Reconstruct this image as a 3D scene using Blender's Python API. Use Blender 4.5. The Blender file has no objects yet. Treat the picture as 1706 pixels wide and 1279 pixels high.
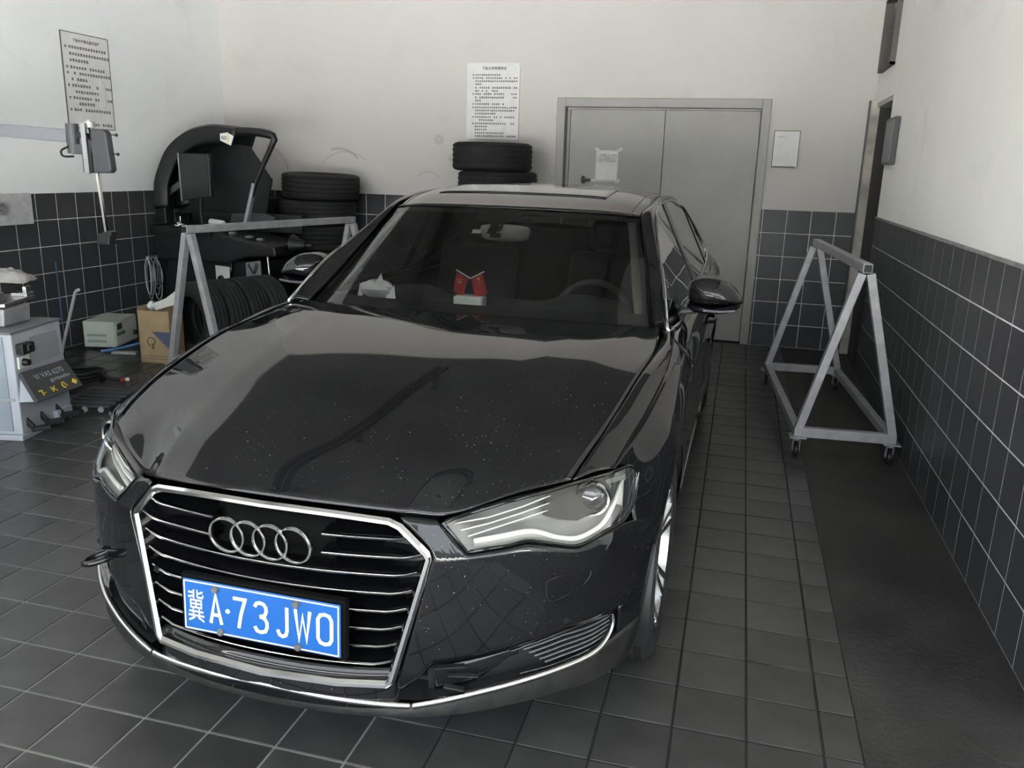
import bpy, bmesh, math, random
import numpy as np
from mathutils import Vector, Matrix
random.seed(7)
SC = bpy.context.scene
COL = SC.collection

# ------------------------------------------------------------------ camera
YAW, PITCH, ROLL, CAMH = .2585, .2551, .0294, 1.5568
def cam_axes(y, p, r):
    f = Vector((-math.sin(y)*math.cos(p), math.cos(y)*math.cos(p), -math.sin(p)))
    R = Vector((math.cos(y), math.sin(y), 0)); U = R.cross(f)
    return R*math.cos(r)+U*math.sin(r), -R*math.sin(r)+U*math.cos(r), f
CR, CU, CF = cam_axes(YAW, PITCH, ROLL)
cd = bpy.data.cameras.new('camera'); cam = bpy.data.objects.new('camera', cd); COL.objects.link(cam)
M4 = Matrix((CR, CU, -CF)).transposed().to_4x4(); M4.translation = Vector((0, 0, CAMH))
cam.matrix_world = M4
cd.sensor_width = 36; cd.lens = 36*1384.43/1706; cd.clip_start = .05; cd.clip_end = 300
SC.camera = cam

# ------------------------------------------------------------------ daylight, exposure
w = bpy.data.worlds.new('overcast_sky'); SC.world = w; w.use_nodes = True
nt = w.node_tree; bg = nt.nodes['Background']
bg.inputs[0].default_value = (.84, .92, 1.0, 1); bg.inputs[1].default_value = 2.0
sl = bpy.data.lights.new('sun', 'SUN'); sl.energy = 42; sl.angle = .01; sl.color = (1, .99, .965)
slo = bpy.data.objects.new('sun', sl); COL.objects.link(slo); slo.rotation_euler = (math.radians(24), math.radians(8), 0)   # high sun on the forecourt, never reaching the car
pl = bpy.data.lights.new('bay_opening_daylight', 'AREA'); pl.shape = 'RECTANGLE'; pl.size = 11.5; pl.size_y = 3.75
plo = bpy.data.objects.new('bay_opening_daylight', pl); COL.objects.link(plo)
plo.location = (1.25, -2.3, 1.9); plo.rotation_euler = (math.radians(90), 0, 0)
pl.cycles.is_portal = True                     # samples the sky through the open front of the bay
SC.view_settings.view_transform = 'Standard'; SC.view_settings.look = 'None'
SC.view_settings.gamma = 1; SC.view_settings.use_curve_mapping = False
SC.view_settings.exposure = 1.85

# ------------------------------------------------------------------ materials
MATS = {}
def mat(name, col, rough=.5, metal=0., coat=0., spec=.5, var=.0, scale=8., bump=0., bscale=60., rnd=0., alpha_dirt=None, trans=0., ior=1.45, coords='Object', emit=0):
    m = bpy.data.materials.new(name); m.use_nodes = True; n = m.node_tree.nodes; l = m.node_tree.links
    b = n['Principled BSDF']
    b.inputs['Roughness'].default_value = rough; b.inputs['Metallic'].default_value = metal
    b.inputs['Coat Weight'].default_value = coat; b.inputs['Coat Roughness'].default_value = .04
    b.inputs['Specular IOR Level'].default_value = spec; b.inputs['IOR'].default_value = ior
    b.inputs['Transmission Weight'].default_value = trans
    c4 = (*col, 1)
    tc = n.new('ShaderNodeTexCoord')
    nz = n.new('ShaderNodeTexNoise'); nz.inputs['Scale'].default_value = scale; nz.inputs['Detail'].default_value = 6
    l.new(tc.outputs[coords], nz.inputs['Vector'])
    mr = n.new('ShaderNodeMapRange'); mr.inputs[1].default_value = .3; mr.inputs[2].default_value = .7
    mr.inputs[3].default_value = 1-var; mr.inputs[4].default_value = 1+var
    l.new(nz.outputs['Fac'], mr.inputs[0])
    mx = n.new('ShaderNodeVectorMath'); mx.operation = 'SCALE'; mx.inputs[0].default_value = col
    last = mr.outputs[0]
    if rnd:
        oi = n.new('ShaderNodeObjectInfo'); m2 = n.new('ShaderNodeMapRange')
        m2.inputs[3].default_value = 1-rnd; m2.inputs[4].default_value = 1+rnd
        l.new(oi.outputs['Random'], m2.inputs[0]); mm = n.new('ShaderNodeMath'); mm.operation = 'MULTIPLY'
        l.new(last, mm.inputs[0]); l.new(m2.outputs[0], mm.inputs[1]); last = mm.outputs[0]
    l.new(last, mx.inputs['Scale']); l.new(mx.outputs[0], b.inputs['Base Color'])
    if bump:
        bn = n.new('ShaderNodeTexNoise'); bn.inputs['Scale'].default_value = bscale; bn.inputs['Detail'].default_value = 4
        l.new(tc.outputs[coords], bn.inputs['Vector']); bp = n.new('ShaderNodeBump'); bp.inputs['Strength'].default_value = bump
        bp.inputs['Distance'].default_value = .01; l.new(bn.outputs['Fac'], bp.inputs['Height']); l.new(bp.outputs[0], b.inputs['Normal'])
    MATS[name] = m
    return m
def glass(name, tint, refl_rough=.0, ior=1.5):
    m = bpy.data.materials.new(name); m.use_nodes = True; n = m.node_tree.nodes; l = m.node_tree.links
    n.remove(n['Principled BSDF']); out = n['Material Output']
    t = n.new('ShaderNodeBsdfTransparent'); t.inputs[0].default_value = (*tint, 1)
    g = n.new('ShaderNodeBsdfGlossy'); g.inputs['Roughness'].default_value = refl_rough
    nz = n.new('ShaderNodeTexNoise'); nz.inputs['Scale'].default_value = 3
    fr = n.new('ShaderNodeFresnel'); fr.inputs[0].default_value = ior
    mx = n.new('ShaderNodeMixShader'); l.new(fr.outputs[0], mx.inputs[0]); l.new(t.outputs[0], mx.inputs[1]); l.new(g.outputs[0], mx.inputs[2])
    l.new(mx.outputs[0], out.inputs[0]); MATS[name] = m
    return m
def car_paint():
    m = mat('black_car_paint', (.004, .004, .005), .035, 0, 0, .5, .1, 3)
    n = m.node_tree.nodes; l = m.node_tree.links; b = n['Principled BSDF']
    tc = n.new('ShaderNodeTexCoord')
    nz = n.new('ShaderNodeTexNoise'); nz.inputs['Scale'].default_value = 170; nz.inputs['Detail'].default_value = 2
    l.new(tc.outputs['Object'], nz.inputs['Vector'])
    n2 = n.new('ShaderNodeTexNoise'); n2.inputs['Scale'].default_value = 5; l.new(tc.outputs['Object'], n2.inputs['Vector'])
    ad = n.new('ShaderNodeMath'); ad.operation = 'MULTIPLY_ADD'; ad.inputs[1].default_value = .12
    l.new(n2.outputs['Fac'], ad.inputs[0]); l.new(nz.outputs['Fac'], ad.inputs[2])
    r = n.new('ShaderNodeMapRange'); r.inputs[1].default_value = .785; r.inputs[2].default_value = .83; r.inputs[3].default_value = 0; r.inputs[4].default_value = .8
    l.new(ad.outputs[0], r.inputs[0])
    mx = n.new('ShaderNodeMix'); mx.data_type = 'RGBA'; mx.inputs[7].default_value = (.30, .29, .27, 1)
    old = b.inputs['Base Color'].links[0].from_socket
    # thin film of dust on the paint
    d = n.new('ShaderNodeMapRange'); d.inputs[1].default_value = .35; d.inputs[2].default_value = .75; d.inputs[3].default_value = .004; d.inputs[4].default_value = .022
    l.new(n2.outputs['Fac'], d.inputs[0]); mxx = n.new('ShaderNodeMath'); mxx.operation = 'MAXIMUM'
    l.new(r.outputs[0], mxx.inputs[0]); l.new(d.outputs[0], mxx.inputs[1])
    l.new(mxx.outputs[0], mx.inputs[0]); l.new(old, mx.inputs[6]); l.new(mx.outputs[2], b.inputs['Base Color'])
    return m
PAINT = car_paint()
CHROME = mat('chrome', (.62, .62, .61), .13, 1, var=.05)
SATIN = mat('satin_alloy', (.42, .42, .415), .3, 1, var=.05)
BLKP = mat('black_plastic', (.014, .014, .015), .45, var=.2, bump=.05)
BLKG = mat('gloss_black', (.004, .004, .005), .1, coat=.4, var=.1)
SCUFF = mat('scuffed_black_plastic', (.013, .013, .0125), .42, var=.5, scale=30, bump=.12)
RUB = mat('tyre_rubber', (.013, .013, .0135), .75, var=.35, scale=6, bump=.1, rnd=.2)
WHITEP = mat('white_plastic', (.72, .72, .68), .4, var=.04)
BEIGE = mat('beige_plastic', (.48, .47, .42), .55, var=.05)
WSGLASS = glass('windshield_glass', (.84, .86, .84))
SIDEGL = glass('dark_side_glass', (.14, .15, .15))
LENSGL = glass('headlight_cover', (.93, .93, .92), ior=1.27)
WALLW = mat('white_wall_paint', (.80, .79, .76), .85, var=.035, scale=.9, bump=.03, bscale=30)
CEILM = mat('ceiling_paint', (.17, .17, .17), .9, var=.06, scale=.7)
FTILE = mat('floor_tile', (.045, .044, .043), .3, var=.28, scale=5, bump=.02, bscale=25, rnd=.16, coords='Object', spec=.5)
WTILE = mat('wall_tile', (.060, .060, .064), .36, spec=.32, var=.12, scale=4, rnd=.12)
GROUT = mat('white_grout', (.74, .73, .71), .8, var=.2, scale=9)
STEEL = mat('painted_grey_steel', (.36, .36, .37), .45, .35, var=.15, scale=14)
GREYM = mat('grey_door_paint', (.35, .345, .325), .5, var=.05, scale=3)
BLKM = mat('black_machine_paint', (.009, .0095, .0105), .42, var=.2, bump=.03)
DGREY = mat('dark_grey_machine', (.055, .058, .062), .45, var=.1)
LGREY = mat('light_grey_machine', (.42, .45, .49), .45, var=.08, scale=5)
PAPER = mat('paper', (.70, .70, .69), .7, var=.05, scale=12)
INK = mat('ink', (.03, .03, .035), .8, var=.1)
CARDB = mat('cardboard', (.40, .30, .17), .85, var=.12, scale=10, bump=.05)
BLUEP = mat('plate_blue', (.0015, .078, .30), .35, var=.06, coat=.3)
RED = mat('flag_red', (.42, .035, .035), .7, var=.1)
YEL = mat('yellow_print', (.80, .60, .06), .6, var=.05)

# ------------------------------------------------------------------ mesh helpers
class MB:
    def __init__(s): s.v = []; s.f = []
    def add(s, vs, fs):
        o = len(s.v); s.v += [tuple(v) for v in vs]; s.f += [tuple(i+o for i in f) for f in fs]; return s
    def box(s, c, d, R=None):
        c = Vector(c); P = []
        for z in (-.5, .5):
            for y in (-.5, .5):
                for x in (-.5, .5):
                    p = Vector((x*d[0], y*d[1], z*d[2])); P.append(c+(R @ p if R else p))
        return s.add(P, [(0, 2, 3, 1), (4, 5, 7, 6), (0, 1, 5, 4), (2, 6, 7, 3), (0, 4, 6, 2), (1, 3, 7, 5)])
    def box2(s, a, b): return s.box([(a[i]+b[i])/2 for i in range(3)], [abs(b[i]-a[i]) for i in range(3)])
    def bar(s, a, b, w, h, up=(0, 0, 1)):
        a = Vector(a); b = Vector(b); d = b-a; L = d.length; d.normalize(); up = Vector(up)
        sx = d.cross(up)
        if sx.length < 1e-4: sx = d.cross(Vector((0, 1, 0)))
        sx.normalize(); sz = sx.cross(d)
        R = Matrix((sx, d, sz)).transposed()
        return s.box((a+b)/2, (w, L, h), R)
    def tube(s, path, r, seg=8, closed=False, caps=True):
        path = [Vector(p) for p in path]; n = len(path); rings = []
        rr = r if isinstance(r, (list, tuple)) else [r]*n
        prev = None
        for i, p in enumerate(path):
            if closed: t = path[(i+1) % n]-path[i-1]
            else: t = path[min(i+1, n-1)]-path[max(i-1, 0)]
            t.normalize()
            if prev is None:
                a = Vector((0, 0, 1)) if abs(t.z) < .9 else Vector((1, 0, 0))
                nx = t.cross(a).normalized()
            else:
                nx = prev-t*prev.dot(t); nx.normalize()
            prev = nx; ny = t.cross(nx)
            rings.append([p+(nx*math.cos(2*math.pi*k/seg)+ny*math.sin(2*math.pi*k/seg))*rr[i] for k in range(seg)])
        V = [q for g in rings for q in g]; F = []
        m = n if closed else n-1
        for i in range(m):
            for k in range(seg):
                a = i*seg+k; b = i*seg+(k+1) % seg; c = ((i+1) % n)*seg
                F.append((a, b, c+(k+1) % seg, c+k))
        if not closed and caps:
            F.append(tuple(range(seg-1, -1, -1))); F.append(tuple((n-1)*seg+k for k in range(seg)))
        return s.add(V, F)
    def cyl(s, a, b, r, r2=None, seg=18): return s.tube([a, b], [r, r if r2 is None else r2], seg)
    def lathe(s, prof, o=(0, 0, 0), ax=(0, 0, 1), seg=40, closed=False):
        o = Vector(o); ax = Vector(ax).normalized()
        e = Vector((1, 0, 0)) if abs(ax.x) < .9 else Vector((0, 0, 1))
        e1 = ax.cross(e).normalized(); e2 = ax.cross(e1); V = []; F = []; n = len(prof)
        for k in range(seg):
            t = 2*math.pi*k/seg; d = e1*math.cos(t)+e2*math.sin(t)
            V += [o+d*r+ax*h for r, h in prof]
        for k in range(seg):
            for j in range(n if closed else n-1):
                a = k*n+j; b = k*n+(j+1) % n; c = ((k+1) % seg)*n
                F.append((a, c+j, c+(j+1) % n, b))
        return s.add(V, F)
    def prism(s, poly, o, ux, uy, th):
        o = Vector(o); ux = Vector(ux); uy = Vector(uy); nn = ux.cross(uy).normalized(); n = len(poly)
        V = [o+ux*a+uy*b for a, b in poly]+[o+ux*a+uy*b+nn*th for a, b in poly]
        F = [tuple(range(n-1, -1, -1)), tuple(range(n, 2*n))]+[(i, (i+1) % n, n+(i+1) % n, n+i) for i in range(n)]
        return s.add(V, F)
    def grid(s, P, closed=False):
        R = len(P); Cn = len(P[0]); V = [p for r in P for p in r]; F = []
        for i in range(R-1):
            for j in range(Cn-1 if not closed else Cn):
                F.append((i*Cn+j, i*Cn+(j+1) % Cn, (i+1)*Cn+(j+1) % Cn, (i+1)*Cn+j))
        return s.add(V, F)
    def sphere(s, c, r, seg=16, rings=10, z0=-1, z1=1):
        c = Vector(c); r = (r, r, r) if not isinstance(r, (tuple, list)) else r; P = []
        for i in range(rings+1):
            t = math.asin(z0)+(math.asin(z1)-math.asin(z0))*i/rings
            P.append([c+Vector((r[0]*math.cos(t)*math.cos(2*math.pi*k/seg), r[1]*math.cos(t)*math.sin(2*math.pi*k/seg), r[2]*math.sin(t))) for k in range(seg)])
        return s.grid(P, True)
    def mesh(s, name, m=None, smooth=None):
        me = bpy.data.meshes.new(name); me.from_pydata(s.v, [], s.f)
        if m: me.materials.append(m)
        if smooth is not None:
            me.polygons.foreach_set('use_smooth', [True]*len(me.polygons))
            if smooth < 180: me.set_sharp_from_angle(angle=math.radians(smooth))
        me.update(); return me
    def build(s, name, m, parent=None, smooth=None, bevel=0, solid=0, loc=None):
        o = bpy.data.objects.new(name, s.mesh(name, m, smooth)); COL.objects.link(o)
        if parent: o.parent = parent
        if loc: o.location = loc
        if solid:
            md = o.modifiers.new('thickness', 'SOLIDIFY'); md.thickness = solid; md.offset = 0
        if bevel:
            md = o.modifiers.new('edge', 'BEVEL'); md.width = bevel; md.segments = 2; md.limit_method = 'ANGLE'; md.angle_limit = math.radians(40)
        return o
def tag(o, label=None, cat=None, group=None, kind=None):
    if label: o['label'] = label
    if cat: o['category'] = cat
    if group: o['group'] = group
    if kind: o['kind'] = kind
    return o
def empty(name, loc=(0, 0, 0), rz=0):
    o = bpy.data.objects.new(name, None); COL.objects.link(o); o.location = loc; o.rotation_euler = (0, 0, rz); o.empty_display_size = .1
    return o
def copy_tree(o, parent=None):
    c = o.copy(); COL.objects.link(c); c.parent = parent
    for ch in list(o.children): copy_tree(ch, c)
    return c
def inst(name, me, loc, parent=None, R=None, scale=None):
    o = bpy.data.objects.new(name, me); COL.objects.link(o); o.location = loc
    if R: o.rotation_euler = R
    if scale: o.scale = scale
    if parent: o.parent = parent
    return o
def sp(pts, n, brk=()):
    """Catmull-Rom through pts, n samples; brk = indices with a crease."""
    pts = [Vector(p) for p in pts]
    segs = [0]+sorted(b for b in brk)+[len(pts)-1]; runs = []
    tot = len(pts)-1
    us = [tot*i/(n-1) for i in range(n)]; out = []
    for u in us:
        i = min(int(u), tot-1); t = u-i
        lo = max(s for s in segs if s <= i); hi = min(s for s in segs if s >= i+1)
        p1 = pts[i]; p2 = pts[i+1]
        p0 = pts[i-1] if i-1 >= lo else p1*2-p2
        p3 = pts[i+2] if i+2 <= hi else p2*2-p1
        out.append(.5*((2*p1)+(p2-p0)*t+(2*p0-5*p1+4*p2-p3)*t*t+(3*p1-p0-3*p2+p3)*t**3))
    return out
def arc_sp(pts, n, dense=300):
    """Catmull-Rom resampled evenly by length."""
    q = sp(pts, dense); L = [0]
    for a, b in zip(q, q[1:]): L.append(L[-1]+(b-a).length)
    out = []
    for i in range(n):
        t = L[-1]*i/(n-1); k = int(np.searchsorted(L, t)); k = min(max(k, 1), dense-1)
        f = (t-L[k-1])/max(L[k]-L[k-1], 1e-9); out.append(q[k-1].lerp(q[k], f))
    return out
def patch(rows, nv, nu, ub=(), vb=()):
    R = [sp(r, nu, ub) for r in rows]
    cols = [sp([R[i][j] for i in range(len(R))], nv, vb) for j in range(nu)]
    return [[cols[j][i] for j in range(nu)] for i in range(nv)]
def sym(row): return [(-x, y, z) for x, y, z in reversed(row[1:])]+list(row)
def mx(P): return [[Vector((-p[0], p[1], p[2])) for p in r] for r in P]
def mxp(L): return [(-p[0], p[1], p[2]) for p in L]
def smooth1(xs, ys):
    xs = np.array(xs, float); ys = np.array(ys, float); d = np.gradient(ys, xs)
    def f(x):
        x = min(max(x, xs[0]), xs[-1]); i = int(min(max(np.searchsorted(xs, x)-1, 0), len(xs)-2)); h = xs[i+1]-xs[i]; t = (x-xs[i])/h
        return float((2*t**3-3*t*t+1)*ys[i]+(t**3-2*t*t+t)*h*d[i]+(-2*t**3+3*t*t)*ys[i+1]+(t**3-t*t)*h*d[i+1])
    return f
def lin(xs, ys): return lambda x: float(np.interp(x, xs, ys))
def sstep(x, a, b):
    t = min(max((x-a)/(b-a), 0), 1); return t*t*(3-2*t)
_dg = None
def text_mesh(body, name, m, w=None, h=None, bold=0.):
    """lettering as a flat mesh, fitted to width w / height h, centred on the origin in XZ facing -Y"""
    c = bpy.data.curves.new('lettering', 'FONT'); c.body = body; c.offset = bold; c.resolution_u = 3
    o = bpy.data.objects.new('lettering', c); COL.objects.link(o)
    me = bpy.data.meshes.new_from_object(o.evaluated_get(bpy.context.evaluated_depsgraph_get()))
    bpy.data.objects.remove(o); bpy.data.curves.remove(c)
    co = np.array([v.co[:] for v in me.vertices]); mn = co.min(0); mxx = co.max(0); sz = mxx-mn
    sx = (w/sz[0]) if w else h/sz[1]; sy = (h/sz[1]) if h else sx
    for v in me.vertices:
        x, y = v.co.x, v.co.y; v.co = ((x-(mn[0]+mxx[0])/2)*sx, 0, (y-(mn[1]+mxx[1])/2)*sy)
    me.name = name; me.materials.clear(); me.materials.append(m)
    return me
# ------------------------------------------------------------------ the room
PI = math.pi
P = .209                                   # tile pitch
XR, YB, XL, ZC, YF = 1.002, 8.0226, -5.322, 4.0, -2.2
ZT = 1.254
def project(p):
    d = Vector(p)-Vector((0, 0, CAMH)); z = d.dot(CF)
    if z < .05: return None
    return 853+1384.43*d.dot(CR)/z, 639.5-1384.43*d.dot(CU)/z, z
def in_view(p, m=60):
    q = project(p); return q is not None and -m < q[0] < 1706+m and -m < q[1] < 1279+m
def struct(o): return tag(o, kind='structure')
def chip(w, h, t, b=.001):
    """one tile: bevelled slab, face up in +Z, centred"""
    V = [(-w/2, -h/2, -t), (w/2, -h/2, -t), (w/2, h/2, -t), (-w/2, h/2, -t), (-w/2, -h/2, -b), (w/2, -h/2, -b), (w/2, h/2, -b), (-w/2, h/2, -b),
         (-w/2+b, -h/2+b, 0), (w/2-b, -h/2+b, 0), (w/2-b, h/2-b, 0), (-w/2+b, h/2-b, 0)]
    F = [(0, 1, 5, 4), (1, 2, 6, 5), (2, 3, 7, 6), (3, 0, 4, 7), (4, 5, 9, 8), (5, 6, 10, 9), (6, 7, 11, 10), (7, 4, 8, 11), (8, 9, 10, 11)]
    return V, F
# floor: base bed with grout colour, tiles proud of it
def floor_mat():
    m = mat('floor_grout', (.016, .016, .016), .85, var=.3, scale=7); n = m.node_tree.nodes; l = m.node_tree.links
    tc = n.new('ShaderNodeTexCoord'); nz = n.new('ShaderNodeTexNoise'); nz.inputs['Scale'].default_value = 1.1
    l.new(tc.outputs['Object'], nz.inputs['Vector']); sx = n.new('ShaderNodeSeparateXYZ'); l.new(tc.outputs['Object'], sx.inputs[0])
    g = n.new('ShaderNodeMapRange'); g.inputs[1].default_value = -1.1; g.inputs[2].default_value = -.5; g.inputs[3].default_value = .35; g.inputs[4].default_value = -.09
    l.new(sx.outputs[0], g.inputs[0]); a = n.new('ShaderNodeMath'); l.new(g.outputs[0], a.inputs[0]); l.new(nz.outputs['Fac'], a.inputs[1])
    r = n.new('ShaderNodeMapRange'); r.inputs[1].default_value = .52; r.inputs[2].default_value = .62; l.new(a.outputs[0], r.inputs[0])
    b = n['Principled BSDF']; old = b.inputs['Base Color'].links[0].from_socket
    x = n.new('ShaderNodeMix'); x.data_type = 'RGBA'; x.inputs[7].default_value = (.24, .235, .225, 1)
    # old worn grout, left light where traffic never blackened it
    l.new(r.outputs[0], x.inputs[0]); l.new(old, x.inputs[6]); l.new(x.outputs[2], b.inputs['Base Color'])
    # darken only as dirt: bare dark grout elsewhere
    return m
floor = MB().box2((XL-.2, YF-.1, -.1), (7.2, YB+.2, -.0032)).build('floor', floor_mat()); struct(floor)
SX = .468
strip_mat = mat('bare_concrete', (.034, .032, .031), .62, var=.5, scale=2.2, bump=.25, bscale=40)
struct(MB().box2((SX, YF, -.02), (XR+.02, YB-.02, -.001)).build('floor_strip', strip_mat))
fx0, fy0, FP = -.0572, 2.978, .2086
cells = []
a0 = int((XL-fx0)/FP)-1; a1 = int((SX-fx0)/FP)+2
for a in range(a0, a1):
    for b in range(-26, 26):
        x0 = max(fx0+a*FP, XL); x1 = min(fx0+(a+1)*FP, SX); y0 = max(fy0-(b+1)*FP, YF); y1 = min(fy0-b*FP, YB)
        if x1-x0 < .03 or y1-y0 < .03: continue
        cells.append((x0, x1, y0, y1))
def cell_vis(c):
    p = ((c[0]+c[1])/2, (c[2]+c[3])/2, 0)
    under = -1.95 < p[0] < -.2 and 2.05 < p[1] < 6.6
    return in_view(p, 40) and not under
vis = sorted([c for c in cells if cell_vis(c)], key=lambda c: -(project(((c[0]+c[1])/2, (c[2]+c[3])/2, 0))[2])*-1)[:298]
vset = set(vis); full = {}
G = .0078
for c in vis:
    wx_, wy_ = round(c[1]-c[0]-G, 3), round(c[3]-c[2]-G, 3)
    if (wx_, wy_) not in full: full[(wx_, wy_)] = MB().add(*chip(wx_, wy_, .012)).mesh('floor_tile', FTILE)
    inst('tile', full[(wx_, wy_)], ((c[0]+c[1])/2, (c[2]+c[3])/2, random.uniform(-.0006, .0006)), floor)
mb = MB()
for c in cells:
    if c in vset: continue
    V, F = chip(c[1]-c[0]-G, c[3]-c[2]-G, .012); mb.add([(v[0]+(c[0]+c[1])/2, v[1]+(c[2]+c[3])/2, v[2]) for v in V], F)
tag(mb.build('distant_tiles', FTILE, floor), kind='stuff')

# walls
def wall_mat(name, col, marks):
    m = mat(name, col, .85, var=.035, scale=.9, bump=.03, bscale=30)
    n = m.node_tree.nodes; l = m.node_tree.links; b = n['Principled BSDF']
    tc = n.new('ShaderNodeTexCoord'); last = b.inputs['Base Color'].links[0].from_socket
    # soft grime clouds
    nz = n.new('ShaderNodeTexNoise'); nz.inputs['Scale'].default_value = 2.3; nz.inputs['Detail'].default_value = 8; nz.inputs['Distortion'].default_value = .6
    l.new(tc.outputs['Object'], nz.inputs['Vector'])
    r = n.new('ShaderNodeMapRange'); r.inputs[1].default_value = .58; r.inputs[2].default_value = .8; r.inputs[4].default_value = .14; l.new(nz.outputs['Fac'], r.inputs[0])
    x = n.new('ShaderNodeMix'); x.data_type = 'RGBA'; x.inputs[7].default_value = (.25, .24, .22, 1); l.new(r.outputs[0], x.inputs[0]); l.new(last, x.inputs[6]); last = x.outputs[2]
    # rubber scuff marks: thin arcs
    for (cx, cy, cz, rad, th, amt, amin, amax) in marks:
        v = n.new('ShaderNodeVectorMath'); v.operation = 'SUBTRACT'; v.inputs[1].default_value = (cx, cy, cz); l.new(tc.outputs['Object'], v.inputs[0])
        le = n.new('ShaderNodeVectorMath'); le.operation = 'LENGTH'; l.new(v.outputs[0], le.inputs[0])
        s = n.new('ShaderNodeMath'); s.operation = 'SUBTRACT'; s.inputs[1].default_value = rad; l.new(le.outputs['Value'], s.inputs[0])
        ab = n.new('ShaderNodeMath'); ab.operation = 'ABSOLUTE'; l.new(s.outputs[0], ab.inputs[0])
        mr = n.new('ShaderNodeMapRange'); mr.inputs[1].default_value = 0; mr.inputs[2].default_value = th; mr.inputs[3].default_value = amt; mr.inputs[4].default_value = 0; l.new(ab.outputs[0], mr.inputs[0])
        sx = n.new('ShaderNodeSeparateXYZ'); l.new(v.outputs[0], sx.inputs[0])
        an = n.new('ShaderNodeMath'); an.operation = 'ARCTAN2'; l.new(sx.outputs['Z'], an.inputs[0]); l.new(sx.outputs['X'], an.inputs[1])
        g1 = n.new('ShaderNodeMath'); g1.operation = 'GREATER_THAN'; g1.inputs[1].default_value = amin; l.new(an.outputs[0], g1.inputs[0])
        g2 = n.new('ShaderNodeMath'); g2.operation = 'LESS_THAN'; g2.inputs[1].default_value = amax; l.new(an.outputs[0], g2.inputs[0])
        k1 = n.new('ShaderNodeMath'); k1.operation = 'MULTIPLY'; l.new(g1.outputs[0], k1.inputs[0]); l.new(g2.outputs[0], k1.inputs[1])
        k2 = n.new('ShaderNodeMath'); k2.operation = 'MULTIPLY'; l.new(k1.outputs[0], k2.inputs[0]); l.new(mr.outputs[0], k2.inputs[1])
        x = n.new('ShaderNodeMix'); x.data_type = 'RGBA'; x.inputs[7].default_value = (.2, .19, .18, 1); l.new(k2.outputs[0], x.inputs[0]); l.new(last, x.inputs[6]); last = x.outputs[2]
    l.new(last, b.inputs['Base Color'])
    return m
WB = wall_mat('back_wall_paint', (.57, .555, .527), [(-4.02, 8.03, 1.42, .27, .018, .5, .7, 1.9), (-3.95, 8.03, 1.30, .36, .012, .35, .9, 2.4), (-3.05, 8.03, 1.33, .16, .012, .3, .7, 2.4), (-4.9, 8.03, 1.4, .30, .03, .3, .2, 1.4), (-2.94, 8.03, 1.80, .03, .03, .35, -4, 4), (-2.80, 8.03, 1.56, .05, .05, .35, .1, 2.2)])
WL = wall_mat('left_wall_paint', (.82, .835, .845), [])
WR = wall_mat('right_wall_paint', (.84, .83, .79), [])
T = .2
TH = .010
# back wall with the double-door recess left open
def wall_cells(name, m, axis, pos, us, zs, holes, th=T):
    mb = MB()
    for u0, u1 in zip(us, us[1:]):
        for z0, z1 in zip(zs, zs[1:]):
            if any(u0 >= h[0]-1e-6 and u1 <= h[1]+1e-6 and z0 >= h[2]-1e-6 and z1 <= h[3]+1e-6 for h in holes): continue
            if axis == 'y': mb.box2((u0, pos, z0), (u1, pos+th, z1))
            else: mb.box2((pos, u0, z0), (pos+th, u1, z1))
    return struct(mb.build(name, m))
DX0, DX1, DZ = -1.69, .105, 2.13
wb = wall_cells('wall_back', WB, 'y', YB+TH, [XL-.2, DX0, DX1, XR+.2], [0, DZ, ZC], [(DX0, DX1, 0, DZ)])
OY0, OY1, OZ = 7.05, 7.93, 2.16
wr = wall_cells('wall_right', WR, 'x', XR+TH, [2.4, OY0, 7.2, 7.80, OY1, YB+TH], [0, OZ, 2.40, 2.93, ZC], [(OY0, OY1, 0, OZ), (7.2, 7.80, 2.40, 2.93)])
wl = struct(MB().box2((XL-TH-T, YF, 0), (XL-TH, YB+.2, ZC)).build('wall_left', WL))
struct(MB().box2((XL-.2, YF, ZC), (7.2, YB+.2, ZC+.15)).build('ceiling', CEILM))
# front of the bay: header over the wide opening, two piers
mb = MB(); mb.box2((XL-.2, YF-.25, 3.75), (7.2, YF, ZC+.15)); mb.box2((XL-.2, YF-.25, 0), (-4.5, YF, 3.75)); struct(mb.build('wall_front', WALLW))
mb = MB(); mb.box2((7.0, YF-.25, 0), (7.2, YB+.2, ZC)); mb.box2((XR+.2, 2.6, 0), (7.0, 2.8, ZC)); struct(mb.build('wall_added_bay', WALLW))  # added side bay, unseen; opens the right side to light the left wall
struct(MB().box2((-40, -60, -.12), (40, YF-.1, -.02)).build('ground_outside', mat('outdoor_concrete', (.42, .42, .41), .8, var=.2, scale=3)))
struct(MB().box2((-40, -26, -.02), (44, -22, 6.5)).build('wall_added_opposite', mat('added_facade', (.16, .155, .15), .85, var=.2, scale=.4)))  # added dark building, unseen; cuts the bright horizon in bumper reflections
# overhead door tracks under the ceiling
for nm, x in (('trim_1', -2.55), ('trim_2', .20)):
    mb = MB(); mb.box2((x-.03, -2.0, 3.42), (x+.03, 6.6, 3.50)); mb.box2((x+.09, -2.0, 3.42), (x+.13, 6.6, 3.50))
    for y in (0, 2.2, 4.4, 6.4): mb.box2((x+.01, y, 3.5), (x+.09, y+.04, ZC))
    struct(mb.build(nm, mat('track_dark', (.03, .03, .03), .6)))
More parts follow.
